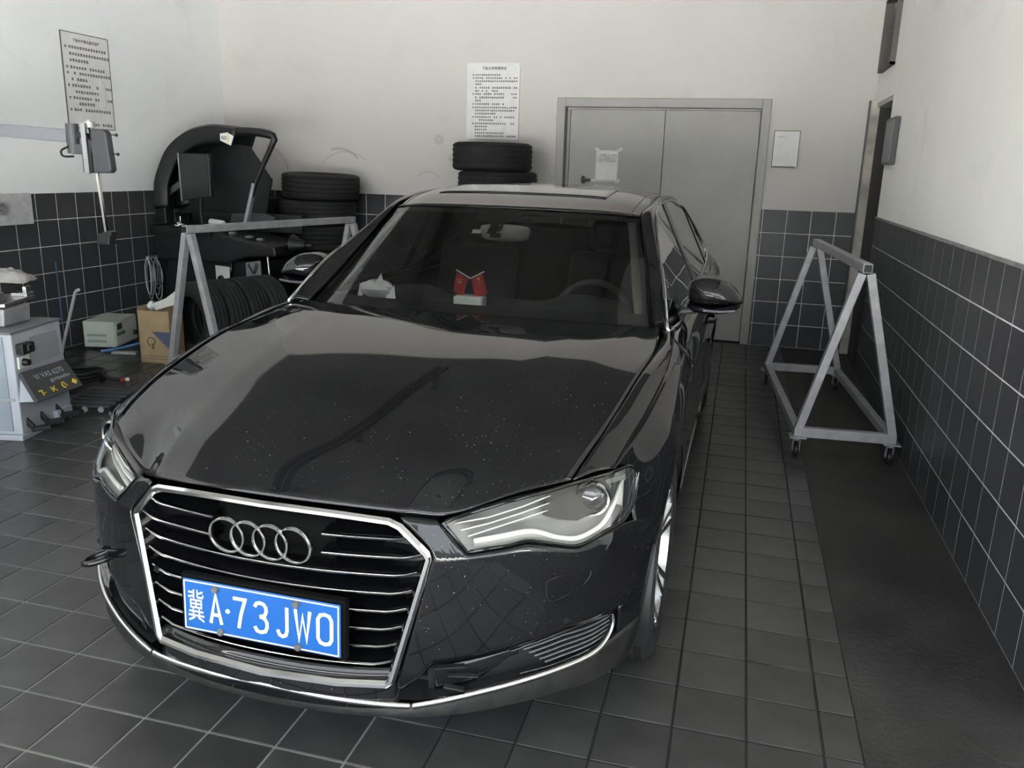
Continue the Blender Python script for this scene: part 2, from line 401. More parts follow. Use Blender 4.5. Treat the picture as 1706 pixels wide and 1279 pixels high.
# wall tiles, one object each
def wall_tiles(wall, kind, us, skip=lambda u0, u1, z0, z1: False, cap=300):
    lst = []; rest = MB(); cache = {}
    for u0, u1 in us:
        for r in range(6):
            z1 = ZT-r*P; z0 = z1-P
            if skip(u0, u1, z0, z1): continue
            lst.append((u0, u1, z0, z1))
    def pos(c):
        u = (c[0]+c[1])/2; z = (c[2]+c[3])/2
        return {'b': (u, YB, z), 'r': (XR, u, z), 'l': (XL, u, z)}[kind]
    E = {'b': (PI/2, 0, 0), 'r': (PI/2, 0, -PI/2), 'l': (PI/2, 0, PI/2)}[kind]
    seen = [c for c in lst if in_view(pos(c), 45)]
    seen = set(sorted(seen, key=lambda c: project(pos(c))[2])[:cap])
    Rm = Matrix.Rotation(E[2], 3, 'Z') @ Matrix.Rotation(E[0], 3, 'X')
    for c in lst:
        w_, h_ = round(c[1]-c[0]-.006, 3), round(c[3]-c[2]-.006, 3)
        if c in seen:
            if (w_, h_) not in cache: cache[(w_, h_)] = MB().add(*chip(w_, h_, TH+.004)).mesh('wall_tile', WTILE)
            inst('tile', cache[(w_, h_)], pos(c), wall, E)
        else:
            V, F = chip(w_, h_, TH+.004); q = Vector(pos(c)); rest.add([Rm @ Vector(v)+q for v in V], F)
    if rest.v: tag(rest.build('further_tiles', WTILE, wall), kind='stuff')
def spans(start, lo, hi):
    k0 = math.floor((lo-start)/P); out = []; k = k0
    while start+k*P < hi-.01:
        a = max(start+k*P, lo); b = min(start+(k+1)*P, hi)
        if b-a > .012: out.append((a, b))
        k += 1
    return out
DFX0, DFX1 = -1.755, .166
wall_tiles(wr, 'r', spans(5.4985, 2.4, OY0))
wall_tiles(wb, 'b', spans(.3972, DFX1, .972)+spans(-3.7238, XL, DFX0))
wall_tiles(wl, 'l', spans(5.4237, YF, YB))
# grout beds behind the tiles
for nm, a, b, par in (('grout_bed', (DFX1, YB+.0012, 0), (.972, YB+.011, ZT-.002), wb), ('grout_bed', (XL, YB+.0012, 0), (DFX0, YB+.011, ZT-.002), wb),
                      ('grout_bed', (XR+.0012, 2.4, 0), (XR+.011, OY0, ZT-.002), wr), ('grout_bed', (XL-.011, YF, 0), (XL-.0012, YB, ZT-.002), wl)):
    MB().box2(a, b).build(nm, GROUT, par)
MB().box2((XR-.004, 2.4, ZT-.001), (XR+.012, OY0, ZT+.012)).build('tile_cap', mat('tile_cap_trim', (.25, .25, .24), .6, var=.3, scale=12), wr)
# double steel door
struct(MB().box2((DX0-.1, YB+.13, 0), (DX1+.1, YB+.2, DZ+.1)).build('wall_added_backing', WALLW))  # added backing, unseen; stops sky light leaking round the leaves
d1 = struct(empty('door_1', (0, YB, 0)))
mb = MB(); mb.box2((DFX0, -.03, 0), (DX0+.012, .10, 2.198)); mb.box2((DX1-.012, -.03, 0), (DFX1, .10, 2.198)); mb.box2((DX0+.012, -.03, DZ-.012), (DX1-.012, .10, 2.198))
mb.build('door_frame', GREYM, d1, bevel=.004)
for s, (xa, xb) in enumerate(((DX0+.055, -.757), (-.751, DX1-.02))):
    lf = MB().box2((xa, .045, .012), (xb, .09, DZ-.03)).build('door_leaf_or_shade', GREYM, d1, bevel=.003)
    if s == 0: MB().box2((xa-.035, .06, .01), (xa-.008, .10, DZ-.03)).build('door_stop', GREYM, d1)
    xh = -.83 if s == 0 else -.68
h = MB(); h.box((-1.49, .035, 1.46), (.03, .02, .07)); h.cyl((-1.49, .04, 1.46), (-1.49, .0, 1.46), .012); h.box((-1.46, .0, 1.46), (.09, .012, .02)); h.build('door_handle', BLKP, d1, bevel=.003)
# side doorway in the right wall: steel jamb, dark passage beyond
d2 = struct(empty('door_2', (0, 0, 0)))
JM = mat('worn_jamb_paint', (.42, .40, .35), .5, var=.35, scale=5)
mb = MB(); mb.box2((.975, OY1-.005, 0), (1.045, OY1+.085, 2.19)); mb.build('door_frame', JM, d2, bevel=.004)
MB().box2((1.045, OY1-.004, 0), (XR+.21, OY1+.01, 2.13)).build('door_leaf_or_shade', mat('reveal_shade', (.035, .033, .03), .6), d2)  # dark sheet over the white reveal; its shade is put into the colour
MB().box2((.965, OY1+.05, 0), (.980, OY1+.088, 2.19)).build('frame_edge', DGREY, d2)
MB().box2((XR+.02, OY0, OZ-.03), (XR+.2, OY1, OZ)).build('frame_head', JM, d2)
mb = MB(); mb.box((1.02, OY1-.012, .93), (.04, .01, .16)); mb.box((.995, OY1-.03, .93), (.05, .03, .02)); mb.build('strike_plate', STEEL, d2)
MB().box((.985, OY1-.05, .83), (.12, .02, .012)).build('latch_bolt', STEEL, d2)
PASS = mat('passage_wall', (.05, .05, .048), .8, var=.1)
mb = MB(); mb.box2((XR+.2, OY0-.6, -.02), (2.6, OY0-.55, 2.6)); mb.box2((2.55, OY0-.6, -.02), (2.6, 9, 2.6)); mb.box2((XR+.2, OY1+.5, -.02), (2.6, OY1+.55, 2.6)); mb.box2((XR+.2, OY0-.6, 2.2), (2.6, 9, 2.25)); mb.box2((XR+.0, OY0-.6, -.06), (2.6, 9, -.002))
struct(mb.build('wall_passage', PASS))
# small high opening with a fan grille
w1 = struct(empty('window_1', (XR, 7.5, 2.66)))
mb = MB()
for a, b in (((-.03, -.31, -.27), (.10, -.29, .28)), ((-.03, .29, -.27), (.10, .31, .28)), ((-.03, -.31, -.27), (.10, .31, -.25)), ((-.03, -.31, .26), (.10, .31, .28))): mb.box2(a, b)
mb.build('window_frame', mat('brown_grey_frame', (.10, .095, .085), .6, var=.2), w1)
mb = MB(); mb.bar((.05, -.29, -.25), (.05, .29, .26), .03, .03); mb.bar((.05, .29, -.25), (.05, -.29, .26), .03, .03); mb.build('brace', GREYM, w1)
MB().box2((.06, -.02, .0), (.12, .26, .17)).build('fan_motor', LGREY, w1)
MB().box2((.13, -.3, -.26), (.15, .3, .27)).build('backing', PASS, w1)
# ------------------------------------------------------------------ the car (local: +x its left, +y rearward, origin under the front bumper)
car = tag(empty('sedan_car', (-1.0617, 1.645, 0), -.0069), 'black four-door sedan with blue number plate parked in the bay', 'car')
_Yp = smooth1([0, .2, .36, .42, .5, .6, .7, .8, .84, .86, .90, .925, .93], [.0, .012, .045, .066, .102, .164, .242, .355, .43, .475, .57, .69, .74])
_SL = lin([.33, .44, .6, .82], [.15, .62, .60, .75])
def Yf(x, z):
    x = abs(x); y = _Yp(x)
    if z > .6: kz = .635-.035*sstep(x, .60, .76); y += _SL(x)*max(0, (z-kz)-.02*(1-math.exp(-max(z-kz, 0)/.02)))
    if z < .33: y += .12*(.33-z)
    return y
def Gy(x, z): return .005+.35*x*x+.083*(z-.5)
# hood
HR = [[(0, .026, .767), (.2, .038, .764), (.345, .072, .752), (.436, .138, .731), (.58, .243, .768), (.697, .350, .779)],
      [(0, .20, .842), (.2, .21, .840), (.37, .25, .829), (.485, .32, .815), (.60, .40, .818), (.722, .47, .820)],
      [(0, .52, .908), (.22, .525, .907), (.41, .55, .899), (.54, .58, .884), (.65, .62, .872), (.752, .66, .862)],
      [(0, .85, .957), (.24, .855, .956), (.45, .88, .952), (.58, .91, .940), (.69, .95, .928), (.784, 1.0, .918)],
      [(0, 1.15, .987), (.26, 1.16, .986), (.49, 1.19, .981), (.63, 1.23, .970), (.72, 1.27, .956), (.804, 1.30, .939)],
      [(0, 1.395, 1.002), (.27, 1.405, 1.0), (.52, 1.455, .992), (.65, 1.50, .984), (.735, 1.55, .975), (.786, 1.585, .964)]]
g = patch([sym(r) for r in HR], 44, 61, ub=(3, 7))
MB().grid(g).build('hood', PAINT, car, smooth=28, solid=.004)
# fenders, doors, quarters: one analytic side surface
zc = smooth1([.47, .75, 1.04, 1.2, 1.46, 1.65, 2.2, 3.2, 4.1, 4.45, 4.75, 5.02], [.783, .846, .893, .914, .944, .957, .964, .976, .990, 1.015, 1.015, .97])
xc = smooth1([.47, .75, 1.04, 1.46, 1.65, 2.2, 4.1, 4.45, 4.75, 5.02], [.792, .832, .857, .852, .838, .838, .83, .81, .75, .60])
Xp = smooth1([.0, .102, .164, .242, .355, .43, .475, .57, .69, .9, 1.3, 2.0, 3.0, 3.9, 4.4, 4.75, 4.9, 5.03], [.2, .5, .6, .7, .8, .84, .86, .90, .925, .933, .93, .93, .935, .937, .915, .84, .76, .55])
def xside(y, z):
    fade = 1-sstep(y, .55, 1.0); W = Xp(y-.75*max(0, z-.6)*fade)
    zt = zc(y); t = (zt-z)/.11; x = W
    if t < 1: x = W-(W-xc(y))*(1-max(t, 0))**2
    if z < .5: x -= .045*((.5-z)/.3)**1.6
    x -= .010*math.exp(-((z-.60)/.07)**2)*sstep(y, 1.4, 1.9)*(1-sstep(y, 3.9, 4.3))
    return x
AX1, AX2, AR, WRAD = .915, 3.927, .372, .342
def zbot(y):
    for a in (AX1, AX2):
        d = abs(y-a)
        if d < AR: return .33+math.sqrt(AR*AR-d*d)
    return .20
def zbot_f(y): return max(zbot(y) if y > .545 else 0, .622-(y-.5)*.3) if y < .66 else zbot(y)
def side_panel(name, y0, y1, n, yfront=None, rows=18, zbot=zbot):
    out = []
    P_ = []
    for i in range(rows+1):
        r = i/rows; row = []
        for j in range(n+1):
            s = j/n; ya = y0 if yfront is None else yfront(r); y = ya+s*(y1-ya); zt = zc(y); zb = zbot(y); z = zt+(zb-zt)*r
            row.append(Vector((xside(y, z), y, z)))
        P_.append(row)
    for sgn, nm in ((1, name), (-1, name)):
        o = MB().grid(P_ if sgn > 0 else mx(P_)).build(nm, PAINT, car, smooth=40, solid=.004); out.append(o)
    return out
yfr = lin([0, .06, .18, .32, .55, .8, 1.0], [.466, .508, .538, .536, .505, .485, .48])
fenders = side_panel('front_fender', .5, 1.455, 70, yfr, 20, zbot_f)
# fender crowns
S = [(.702, .352, .778), (.727, .47, .820), (.757, .66, .864), (.789, 1.0, .920), (.809, 1.30, .941), (.815, 1.45, .949), (.792, 1.59, .962)]
Cc = [(xc(y), y, zc(y)) for y in (.466, .6, .8, 1.08, 1.32, 1.455, 1.6)]
Mid = [tuple((a[i]+b[i])/2+(0, 0, .006)[i] for i in range(3)) for a, b in zip(S, Cc)]
g = patch([S, Mid, Cc], 8, 40)
for sgn, f in ((1, fenders[0]), (-1, fenders[1])):
    MB().grid(g if sgn > 0 else mx(g)).build('fender_crown', PAINT, f, smooth=60, solid=.004)
doors = side_panel('front_door', 1.461, 2.66, 30)+side_panel('rear_door', 2.667, 3.50, 24)
side_panel('quarter_panel', 3.507, 5.02, 70)
for d, y0 in zip(doors, (2.45, 2.45, 3.33, 3.33)):
    s = 1 if d.data.vertices[0].co.x > 0 else -1
    MB().tube([(s*(xside(y, .86)+o_), y, .86) for y, o_ in ((y0, .0), (y0+.02, .03), (y0+.10, .036), (y0+.18, .03), (y0+.20, 0))], .010, 8).build('door_handle', PAINT, d, smooth=60)
    MB().tube([(s*(xside(y, .33)+.004), y, .33+.0*y) for y in np.linspace(y0-.9 if y0 < 3 else y0-.6, y0+.1, 8)], .008, 6).build('sill_trim', CHROME, d, smooth=60)
# bumper skin (upper), below the headlights and beside the grille
ztop = lin([.33, .36, .432, .498, .583, .628, .674, .735, .793, .83, .85, .87, .917], [.742, .745, .727, .651, .656, .661, .646, .623, .639, .645, .640, .625, .60])
x1f = lin([.18, .2, .25, .3, .4, .5, .6, .65], [.835, .845, .870, .882, .893, .903, .917, .92])
zA = lin([.30, .342, .39, .425, .597, .714, .82, .905], [.27, .275, .315, .361, .386, .409, .408, .40])
xg = lin([.31, .315, .645, .665, .735, .76], [.344, .346, .4275, .42, .35, .34])
def fgrid(x0f, x1, zt, zb, nu, nv, off=0.):
    G_ = []
    for i in range(nv+1):
        r = i/nv; row = []
        for j in range(nu+1):
            s = j/nu; x = .6
            for _ in range(6):
                z = zt(x)+(zb(x)-zt(x))*r; xx = x1(z) if callable(x1) else x1; x = x0f(z)+s*(xx-x0f(z))
            z = zt(x)+(zb(x)-zt(x))*r
            row.append(Vector((x, Yf(x, z)+off, z)))
        G_.append(row)
    return G_
gb = fgrid(xg, x1f, ztop, zA, 64, 26)
zB = lin([0, .372, .45, .532, .664, .777, .83, .905], [.262, .246, .259, .274, .292, .308, .322, .335])
zL = lin([0, .38, .53, .72, .83, .905], [.205, .212, .214, .222, .212, .20])
gc = fgrid(lambda z: .834, x1f, zA, zB, 6, 8)
BUM = {}
for s in (1, -1):
    BUM[s] = MB().grid(gb if s > 0 else mx(gb)).build('bumper_skin', PAINT, car, smooth=40, solid=.004)
    MB().grid(gc if s > 0 else mx(gc)).build('bumper_corner', PAINT, BUM[s], smooth=40, solid=.004)
lip = []
for i in range(9):
    r = i/8; row = []
    for u_ in np.linspace(-1, 1, 81):
        x = u_*x1f(zB(.85)+(zL(.85)-zB(.85))*min(r*1.25, 1)); ax = abs(x); z = zB(ax)+(zL(ax)-zB(ax))*min(r*1.25, 1); y = Yf(ax, z)-.004-.012*math.sin(min(r*1.25, 1)*PI*.5)
        if r > .8: y += (r-.8)*.5; z -= (r-.8)*.10
        row.append(Vector((x, y, z)))
    lip.append(row)
LIP = MB().grid(lip).build('bumper_lip', SCUFF, car, smooth=50, solid=.004)
# dark plastic under the grille
row = [[Vector((x, Gy(x, z)+.006+.014*(abs(x)/.346)**4, z)) for x in np.linspace(-.346, .346, 31)] for z in np.linspace(.345, .235, 5)]
MB().grid(row).build('lower_valance', PAINT, LIP, smooth=60, solid=.004)
# number-plate sensors, tow cap outline
for s in (1, -1):
    bumper = BUM[s]
    for x, z in ((.72, .43), (.86, .47)):
        y = Yf(x, z); MB().lathe([(0, -.004), (.009, -.004), (.011, 0), (.011, .01)], (s*x, y, z), (s*-.55, 1, 0), 16).build('parking_sensor', BLKG, bumper, smooth=40)
    loop = [(.672, .552), (.70, .560), (.767, .556), (.757, .523), (.72, .503), (.68, .499)]
    pts = arc_sp([(s*x, Yf(x, z)-.001, z) for x, z in loop+loop[:1]], 40)[:-1]
    MB().tube(pts, .0016, 5, closed=True).build('washer_cap_seam', BLKP, bumper)
# side intakes
for s in (1, -1):
    bumper = BUM[s]
    tz = lambda x: zA(x)-.004; bz = lambda x: zB(x)+.006
    g1 = fgrid(lambda z: .40, .834, tz, bz, 40, 8, .045)
    it = MB(); it.grid(g1 if s > 0 else mx(g1))
    # walls of the recess
    for edge in (tz, bz):
        A = [Vector((s*x, Yf(x, edge(x))+.002, edge(x))) for x in np.linspace(.40, .834, 30)]; B = [Vector((p.x, p.y+.045, p.z)) for p in A]; it.grid([A, B])
    A = [Vector((s*.834, Yf(.834, z)+.0, z)) for z in np.linspace(tz(.834), bz(.834), 6)]; it.grid([A, [Vector((p.x-.01*s, p.y+.045, p.z)) for p in A]])
    io = it.build('side_intake', BLKP, bumper, smooth=40)
    # gloss wedge filling the inner part, slats in the outer part
    g2 = fgrid(lambda z: .425, .615, lambda x: zA(x)-.014, lambda x: zB(x)+.022+.05*sstep(x, .50, .61), 14, 6, .012)
    MB().grid(g2 if s > 0 else mx(g2)).build('intake_wedge', BLKG, bumper, smooth=40, solid=.003)
    for k in range(6):
        f = (k+.7)/6.6; mbk = MB(); A = []; B = []
        for x in np.linspace(.615+.012*k, .815, 16):
            z = tz(x)+(bz(x)-tz(x))*f; y = Yf(x, z); A.append(Vector((s*x, y+.010, z+.003))); B.append(Vector((s*x, y+.04, z-.004)))
        mbk.grid([A, B]); mbk.build('intake_slat', DGREY, bumper, solid=.004)
    # surround of the insert
    pts = [(.60, .372), (.66, .386), (.72, .398), (.81, .398), (.822, .39), (.818, .345), (.79, .322), (.70, .306), (.62, .30)]
    MB().tube(arc_sp([(s*x, Yf(x, z)+.002, z) for x, z in pts], 40), .004, 6).build('intake_surround', BLKG, bumper, smooth=60)
    # chrome strip, hooked up at the outer end
    st = [(.382, .246), (.45, .259), (.532, .274), (.60, .283), (.664, .292), (.73, .300), (.777, .308), (.805, .322), (.822, .350), (.826, .375), (.824, .400)]
    pp = arc_sp([(s*x, Yf(x, z)-.012, z) for x, z in st], 60)
    mbk = MB(); mbk.tube(pp, [.0095]*50+[.009-.0006*i for i in range(10)], 8); mbk.build('lower_chrome_strip', CHROME, bumper, smooth=60)
mbk = MB(); mbk.tube([(x, Yf(x, zB(abs(x)))-.012, zB(abs(x))) for x in np.linspace(-.374, .374, 30)], .0095, 8); mbk.build('lower_chrome_strip', CHROME, LIP, smooth=60)
# broken trim beside the grille on the car's left, scuffed patch below the tow eye on its right
for k, (a, b, c) in enumerate((((.43, .072, .350), (.50, .10, .352), .003), ((.46, .088, .325), (.53, .118, .318), .003), ((.45, .088, .292), (.50, .098, .285), .005))):
    MB().bar(a, b, .016, c).build('loose_trim', BLKP, BUM[1])
MB().grid([[Vector((-.70+.022*i+.006*math.sin(5*j+i), Yf(.70-.022*i, .42-.02*j)-.004-.004*((i+j) % 2), .425-.022*j)) for i in range(5)] for j in range(5)]).build('scuffed_patch', mat('bare_scuff', (.09, .088, .085), .7, var=.7, scale=60, bump=.3), BUM[-1], solid=.002)
te = MB(); te.tube([(-.650, .24, .448), (-.628, .165, .452)], .010, 10)
te.tube([(-.60+.042*math.cos(t), .128+.042*math.sin(t), .455+.012*math.cos(t)) for t in np.linspace(0, 2*PI, 24, endpoint=False)], .0085, 8, closed=True)
te.build('tow_eye', BLKG, car, smooth=60)
# grille
def hexpath(ins=0., n=16):
    pts = [(0, .756), (.20, .752), (.322, .742), (.352, .728), (.416, .662), (.424, .640), (.345, .322), (.325, .302), (.20, .297), (0, .295)]
    out = []
    c = (0, .53)
    full = pts+[(-x, z) for x, z in reversed(pts[1:-1])]
    # inward offset along the local normal
    m = len(full)
    for i in range(m):
        a = Vector(full[i-1]); p = Vector(full[i]); b = Vector(full[(i+1) % m]); t = (b-a).normalized(); nrm = Vector((t.y, -t.x))
        if nrm.dot(Vector(c)-p) < 0: nrm = -nrm
        out.append(p+nrm*ins)
    return out
H0 = hexpath(0); prof = [(0, .03), (0, -.004), (.006, -.011), (.014, -.011), (.021, -.002), (.022, .04)]
ringsg = []
for ins, dy in prof:
    ringsg.append([Vector((p.x, Gy(p.x, p.y)+dy-.004, p.y)) for p in hexpath(ins)])
grille = MB().grid(ringsg, closed=True).build('grille_frame', CHROME, car, smooth=30, bevel=0)
bk = [[Vector((x, Gy(x, z)+.075, z)) for x in np.linspace(-.41, .41, 24)] for z in np.linspace(.77, .29, 8)]
MB().grid(bk).build('grille_backing', mat('grille_void', (.002, .002, .002), .8, spec=.1), grille, smooth=60)
hw = lin([.30, .318, .645, .665, .735, .76], [.31, .325, .402, .396, .335, .30])
for k, z in enumerate((.683, .636, .590, .543, .496, .449, .403, .357)):
    W = hw(z)-.004
    runs = [(-W, W)] if k > 1 else [(-W, -.152), (.152, W)]
    for a, b in runs:
        xs = np.linspace(a, b, 30 if k > 1 else 14)
        def lift(x): return .012*max(0, (abs(x)-(W-.05))/.05)**1.5
        sec = [(.004, .006), (-.004, .008), (-.007, -.001), (-.004, -.006), (.002, -.006), (.05, -.014), (.05, .014)]
        trim = [[Vector((x, Gy(x, z)+.010+dy, z+dz*.72+lift(x))) for x in xs] for dy, dz in ((.006, .0045), (-.003, .0065), (-.007, .002), (-.006, -.003), (.006, -.0045))]
        blade = [[Vector((x, Gy(x, z)+.012+dy, z+dz+lift(x))) for x in xs] for dy, dz in ((.0, -.007), (.055, -.016), (.055, .012), (.0, .006))]
        MB().grid(blade).build('slat', BLKG, grille, smooth=40)
        MB().grid(trim).build('slat_trim', CHROME, grille, smooth=50)
ep = MB(); ep.grid([[Vector((x, Gy(x, z)+.055, z)) for x in np.linspace(-.165, .165, 12)] for z in (.715, .60)]); ep.build('emblem_panel', MATS['grille_void'], grille, smooth=60, solid=.003)
for x in (-.0915, -.0305, .0305, .0915):
    yy = Gy(x, .658)-.016; mbk = MB()
    mbk.lathe([(.0425, .004), (.0415, -.003), (.0445, -.0075), (.048, -.0075), (.0505, -.003), (.0495, .004)], (x, yy, .658), (.16*x, 1, .10), 48, closed=True)
    mbk.build('emblem_ring', CHROME, grille, smooth=50)
for sx_, zz in ((-.345, .50), (.345, .40)):
    MB().lathe([(0, -.002), (.010, -.002), (.012, .004), (.012, .02)], (sx_, Gy(sx_, zz)+.004, zz), (0, 1, 0), 16).build('grille_sensor', BLKG, grille, smooth=40)
# number plate
pz = .457; tiltp = .07
def pp_(x, z, d=0): return Vector((x, -.012+d+z*tiltp*.6, pz+z))
Rp = Matrix.Rotation(-tiltp*.6, 3, 'X')
MB().box((0, .004, pz), (.462, .024, .158), Rp).build('plate_holder', MATS['grille_void'], grille, bevel=.006)
plate = MB().box((0, -.012, pz), (.44, .004, .14), Rp).build('number_plate', BLUEP, car, bevel=.0015)
bd = MB()
for a, b in (((-.215, .065), (.215, .065)), ((-.215, -.065), (.215, -.065))): bd.bar(pp_(*a, -.0026), pp_(*b, -.0026), .0016, .0028)
for x in (-.215, .215): bd.bar(pp_(x, -.065, -.0026), pp_(x, .065, -.0026), .0028, .0016)
PWH = mat('plate_white', (.80, .80, .78), .5, var=.04)
bd.build('plate_border', PWH, plate)
def ribbon(path, w_, closed=False):
    n = len(path); L1 = []; L2 = []
    for i in range(n):
        p = Vector(path[i]); a = Vector(path[i-1]) if (i or closed) else None; b = Vector(path[(i+1) % n]) if (i < n-1 or closed) else None
        d1 = (p-a).normalized() if a else (b-p).normalized(); d2 = (b-p).normalized() if b else d1
        n1 = Vector((-d1.y, d1.x)); n2 = Vector((-d2.y, d2.x)); m_ = (n1+n2).normalized(); k = min(1/max(m_.dot(n1), .3), 2.2)
        L1.append(p+m_*w_/2*k); L2.append(p-m_*w_/2*k)
    V = L1+L2; F = [(i, (i+1) % n, n+(i+1) % n, n+i) for i in range(n if closed else n-1)]
    return V, F
GL = {'A': [[(0, 0), (.5, 1), (1, 0)], [(.16, .30), (.84, .30)]], '7': [[(0, 1), (1, 1), (.62, .45), (.42, 0)]],
      '3': [[(.03, .84), (.18, .96), (.45, 1), (.75, .97), (.93, .86), (.95, .72), (.80, .58), (.42, .53)], [(.42, .53), (.82, .49), (.99, .36), (1, .20), (.85, .05), (.5, 0), (.18, .03), (0, .17)]],
      'J': [[(.9, 1), (.9, .22), (.78, .06), (.5, 0), (.22, .04), (.05, .20)]], 'W': [[(0, 1), (.24, 0), (.5, .80), (.76, 0), (1, 1)]],
      '0': [[(.5, 1), (.82, .96), (1, .82), (1, .5), (1, .18), (.82, .04), (.5, 0), (.18, .04), (0, .18), (0, .5), (0, .82), (.18, .96)]]}
for ch, u0, u1 in (('A', .172, .262), ('7', .322, .419), ('3', .458, .557), ('J', .600, .690), ('W', .716, .826), ('0', .855, .958)):
    sw_ = .0088; bw = (u1-u0)*.44-sw_; hh = .088-sw_; b = MB(); x0 = -.22+.44*u0+sw_/2
    for path in GL[ch]:
        V, F = ribbon([(x*bw, z*hh) for x, z in path], sw_, ch == '0'); b.add([pp_(x0+v.x, v.y-hh/2, -.0032) for v in V], F)
    b.build('plate_character', PWH, plate, solid=.001)
me = text_mesh('冀', 'plate_character', PWH, .046, .088, .0); o = inst('plate_character', me, pp_(-.22+.44*.086, 0, -.0032), plate); o.rotation_euler = (-tiltp*.6, 0, 0)
MB().lathe([(0, -.001), (.006, -.001), (.006, .001)], pp_(-.22+.44*.294, .0, -.003), (0, 1, 0), 14).build('plate_dot', PWH, plate)
BOLT = mat('plate_bolt_grey', (.10, .10, .10), .6, var=.2)
for x, z in ((-.124, .054), (.102, .054), (-.112, -.060), (.106, -.060)):
    MB().lathe([(0, -.009), (.007, -.009), (.0095, -.006), (.0095, 0)], pp_(x, z, -.002), (0, 1, .04), 12).build('plate_bolt', BOLT, plate, smooth=40)
# headlights
HLU = [(.435, .722), (.494, .741), (.595, .763), (.696, .772), (.787, .776), (.827, .776), (.848, .750)]
HLL = [(.499, .657), (.54, .661), (.584, .663), (.628, .667), (.675, .653), (.736, .631), (.793, .645), (.83, .652), (.850, .685)]
HSIL = mat('headlight_silver', (.25, .245, .235), .4, .0, var=.1, scale=12)
HDARK = mat('headlight_bezel', (.035, .035, .035), .35, .2, var=.1)
HLED = mat('headlight_lightguide', (.60, .60, .57), .35, var=.03)
PROJ = mat('projector_lens', (.03, .03, .034), .04, coat=1, var=.1)
U_ = arc_sp([(x, 0, z) for x, z in HLU], 48); L_ = arc_sp([(x, 0, z) for x, z in HLL], 48)
def hgrid(off, depth=0., n=12):
    G_ = []
    for i in range(n+1):
        r = i/n; row = []
        for j in range(48):
            s = j/47; p = U_[j].lerp(L_[j], r); e = min(1, min(r, 1-r)*6)*min(1, min(s, 1-s)*14)
            row.append(Vector((p.x, Yf(p.x, p.z)+off+(depth*(1-.45*s*s) if depth > 0 else depth)*e, p.z)))
        G_.append(row)
    return G_
for s in (1, -1):
    q = (lambda G_: G_) if s > 0 else mx
    hl = MB().grid(q(hgrid(.004, .085))).build('headlight', HSIL, car, smooth=60)
    # lens cover with a slight bulge
    MB().grid(q(hgrid(-.002, -.006))).build('headlight_lens', LENSGL, hl, smooth=80)
    # outer black gasket
    loop = [(p.x, Yf(p.x, p.z)-.001, p.z) for p in U_]+[(p.x, Yf(p.x, p.z)-.001, p.z) for p in reversed(L_)]
    MB().tube([(s*a, b, c) for a, b, c in loop], .005, 6, closed=True).build('headlight_gasket', BLKG, hl, smooth=60)
    # white light guide: lower edge with the kick, up the outer end
    LG = [(.508, .676), (.56, .681), (.619, .685), (.65, .677), (.685, .659), (.727, .645), (.76, .650), (.784, .662), (.799, .689), (.815, .742)]
    lgp = arc_sp([(s*x, Yf(x, z)+.012, z) for x, z in LG], 60)
    lo = [(s*x, Yf(x, z-.012)+.010, z-.012) for x, z in LG]
    MB().tube(lgp, .0065, 8).build('light_guide', HLED, hl, smooth=60)
    # lower reflector apron between guide and edge
    A = lgp; B = [Vector((p.x, p.y-.002, p.z-.016)) for p in lgp]
    MB().grid([A[:46], B[:46]]).build('lower_reflector', HSIL, hl, smooth=60)
    # upper inner reflector vanes
    for k in range(3):
        A = [Vector((s*x, Yf(x, z)+.02, z)) for x, z in ((.455+.018*k, .712-.014*k), (.53, .722-.014*k), (.60, .738-.014*k), (.655, .752-.016*k))]
        B = [Vector((p.x, p.y+.025, p.z-.008)) for p in A]
        MB().grid([A, B]).build('reflector_vane', HLED, hl, smooth=60, solid=.003)
    # dark bezel around the projector
    cx_, cz_ = .748, .718; cy_ = Yf(cx_, cz_)+.034
    ax_ = (s*-.30, 1, .05)
    MB().lathe([(.056, .010), (.051, .004), (.047, .03)], (s*cx_, cy_, cz_), ax_, 32).build('projector_bezel', HDARK, hl, smooth=50)
    # dark panel left of and below the projector, added pale strip painting light on the outer end
    up_l = lin([.64, .70, .79], [.748, .760, .765]); lo_l = lin([.64, .675, .72, .79], [.706, .688, .672, .690])
    MB().grid([[Vector((s*x, Yf(x, up_l(x)+(lo_l(x)-up_l(x))*t)+.048, up_l(x)+(lo_l(x)-up_l(x))*t)) for x in np.linspace(.642, .792, 16)] for t in np.linspace(0, 1, 6)]).build('projector_surround', HDARK, hl, smooth=60)
    ou = [(.803, .700, .842, .672), (.810, .722, .846, .695), (.816, .742, .847, .720), (.820, .758, .845, .748), (.822, .768, .836, .764)]
    MB().grid([[Vector((s*a, Yf(a, b)+.008, b)), Vector((s*(a+c)/2, Yf((a+c)/2, (b+d)/2)+.006, (b+d)/2)), Vector((s*c, Yf(c, d)+.004, d))] for a, b, c, d in ou]).build('painted_light_strip', HLED, hl, smooth=60)
    MB().lathe([(.042, .004), (.042, -.006), (.046, -.009), (.050, -.002), (.049, .01)], (s*cx_, cy_, cz_), ax_, 36).build('projector_ring', CHROME, hl, smooth=40)
    MB().lathe([(0, -.014), (.014, -.012), (.026, -.006), (.036, .002), (.042, .012)], (s*cx_, cy_, cz_), ax_, 32).build('projector_lens', PROJ, hl, smooth=80)
    MB().prism([(0, 0), (.05, .012), (.055, .0), (.006, -.012)], (s*.775, Yf(.775, .765)+.012, .760), (s*.9, .5, 0), (0, .2, 1), .004).build('side_marker', HDARK, hl)
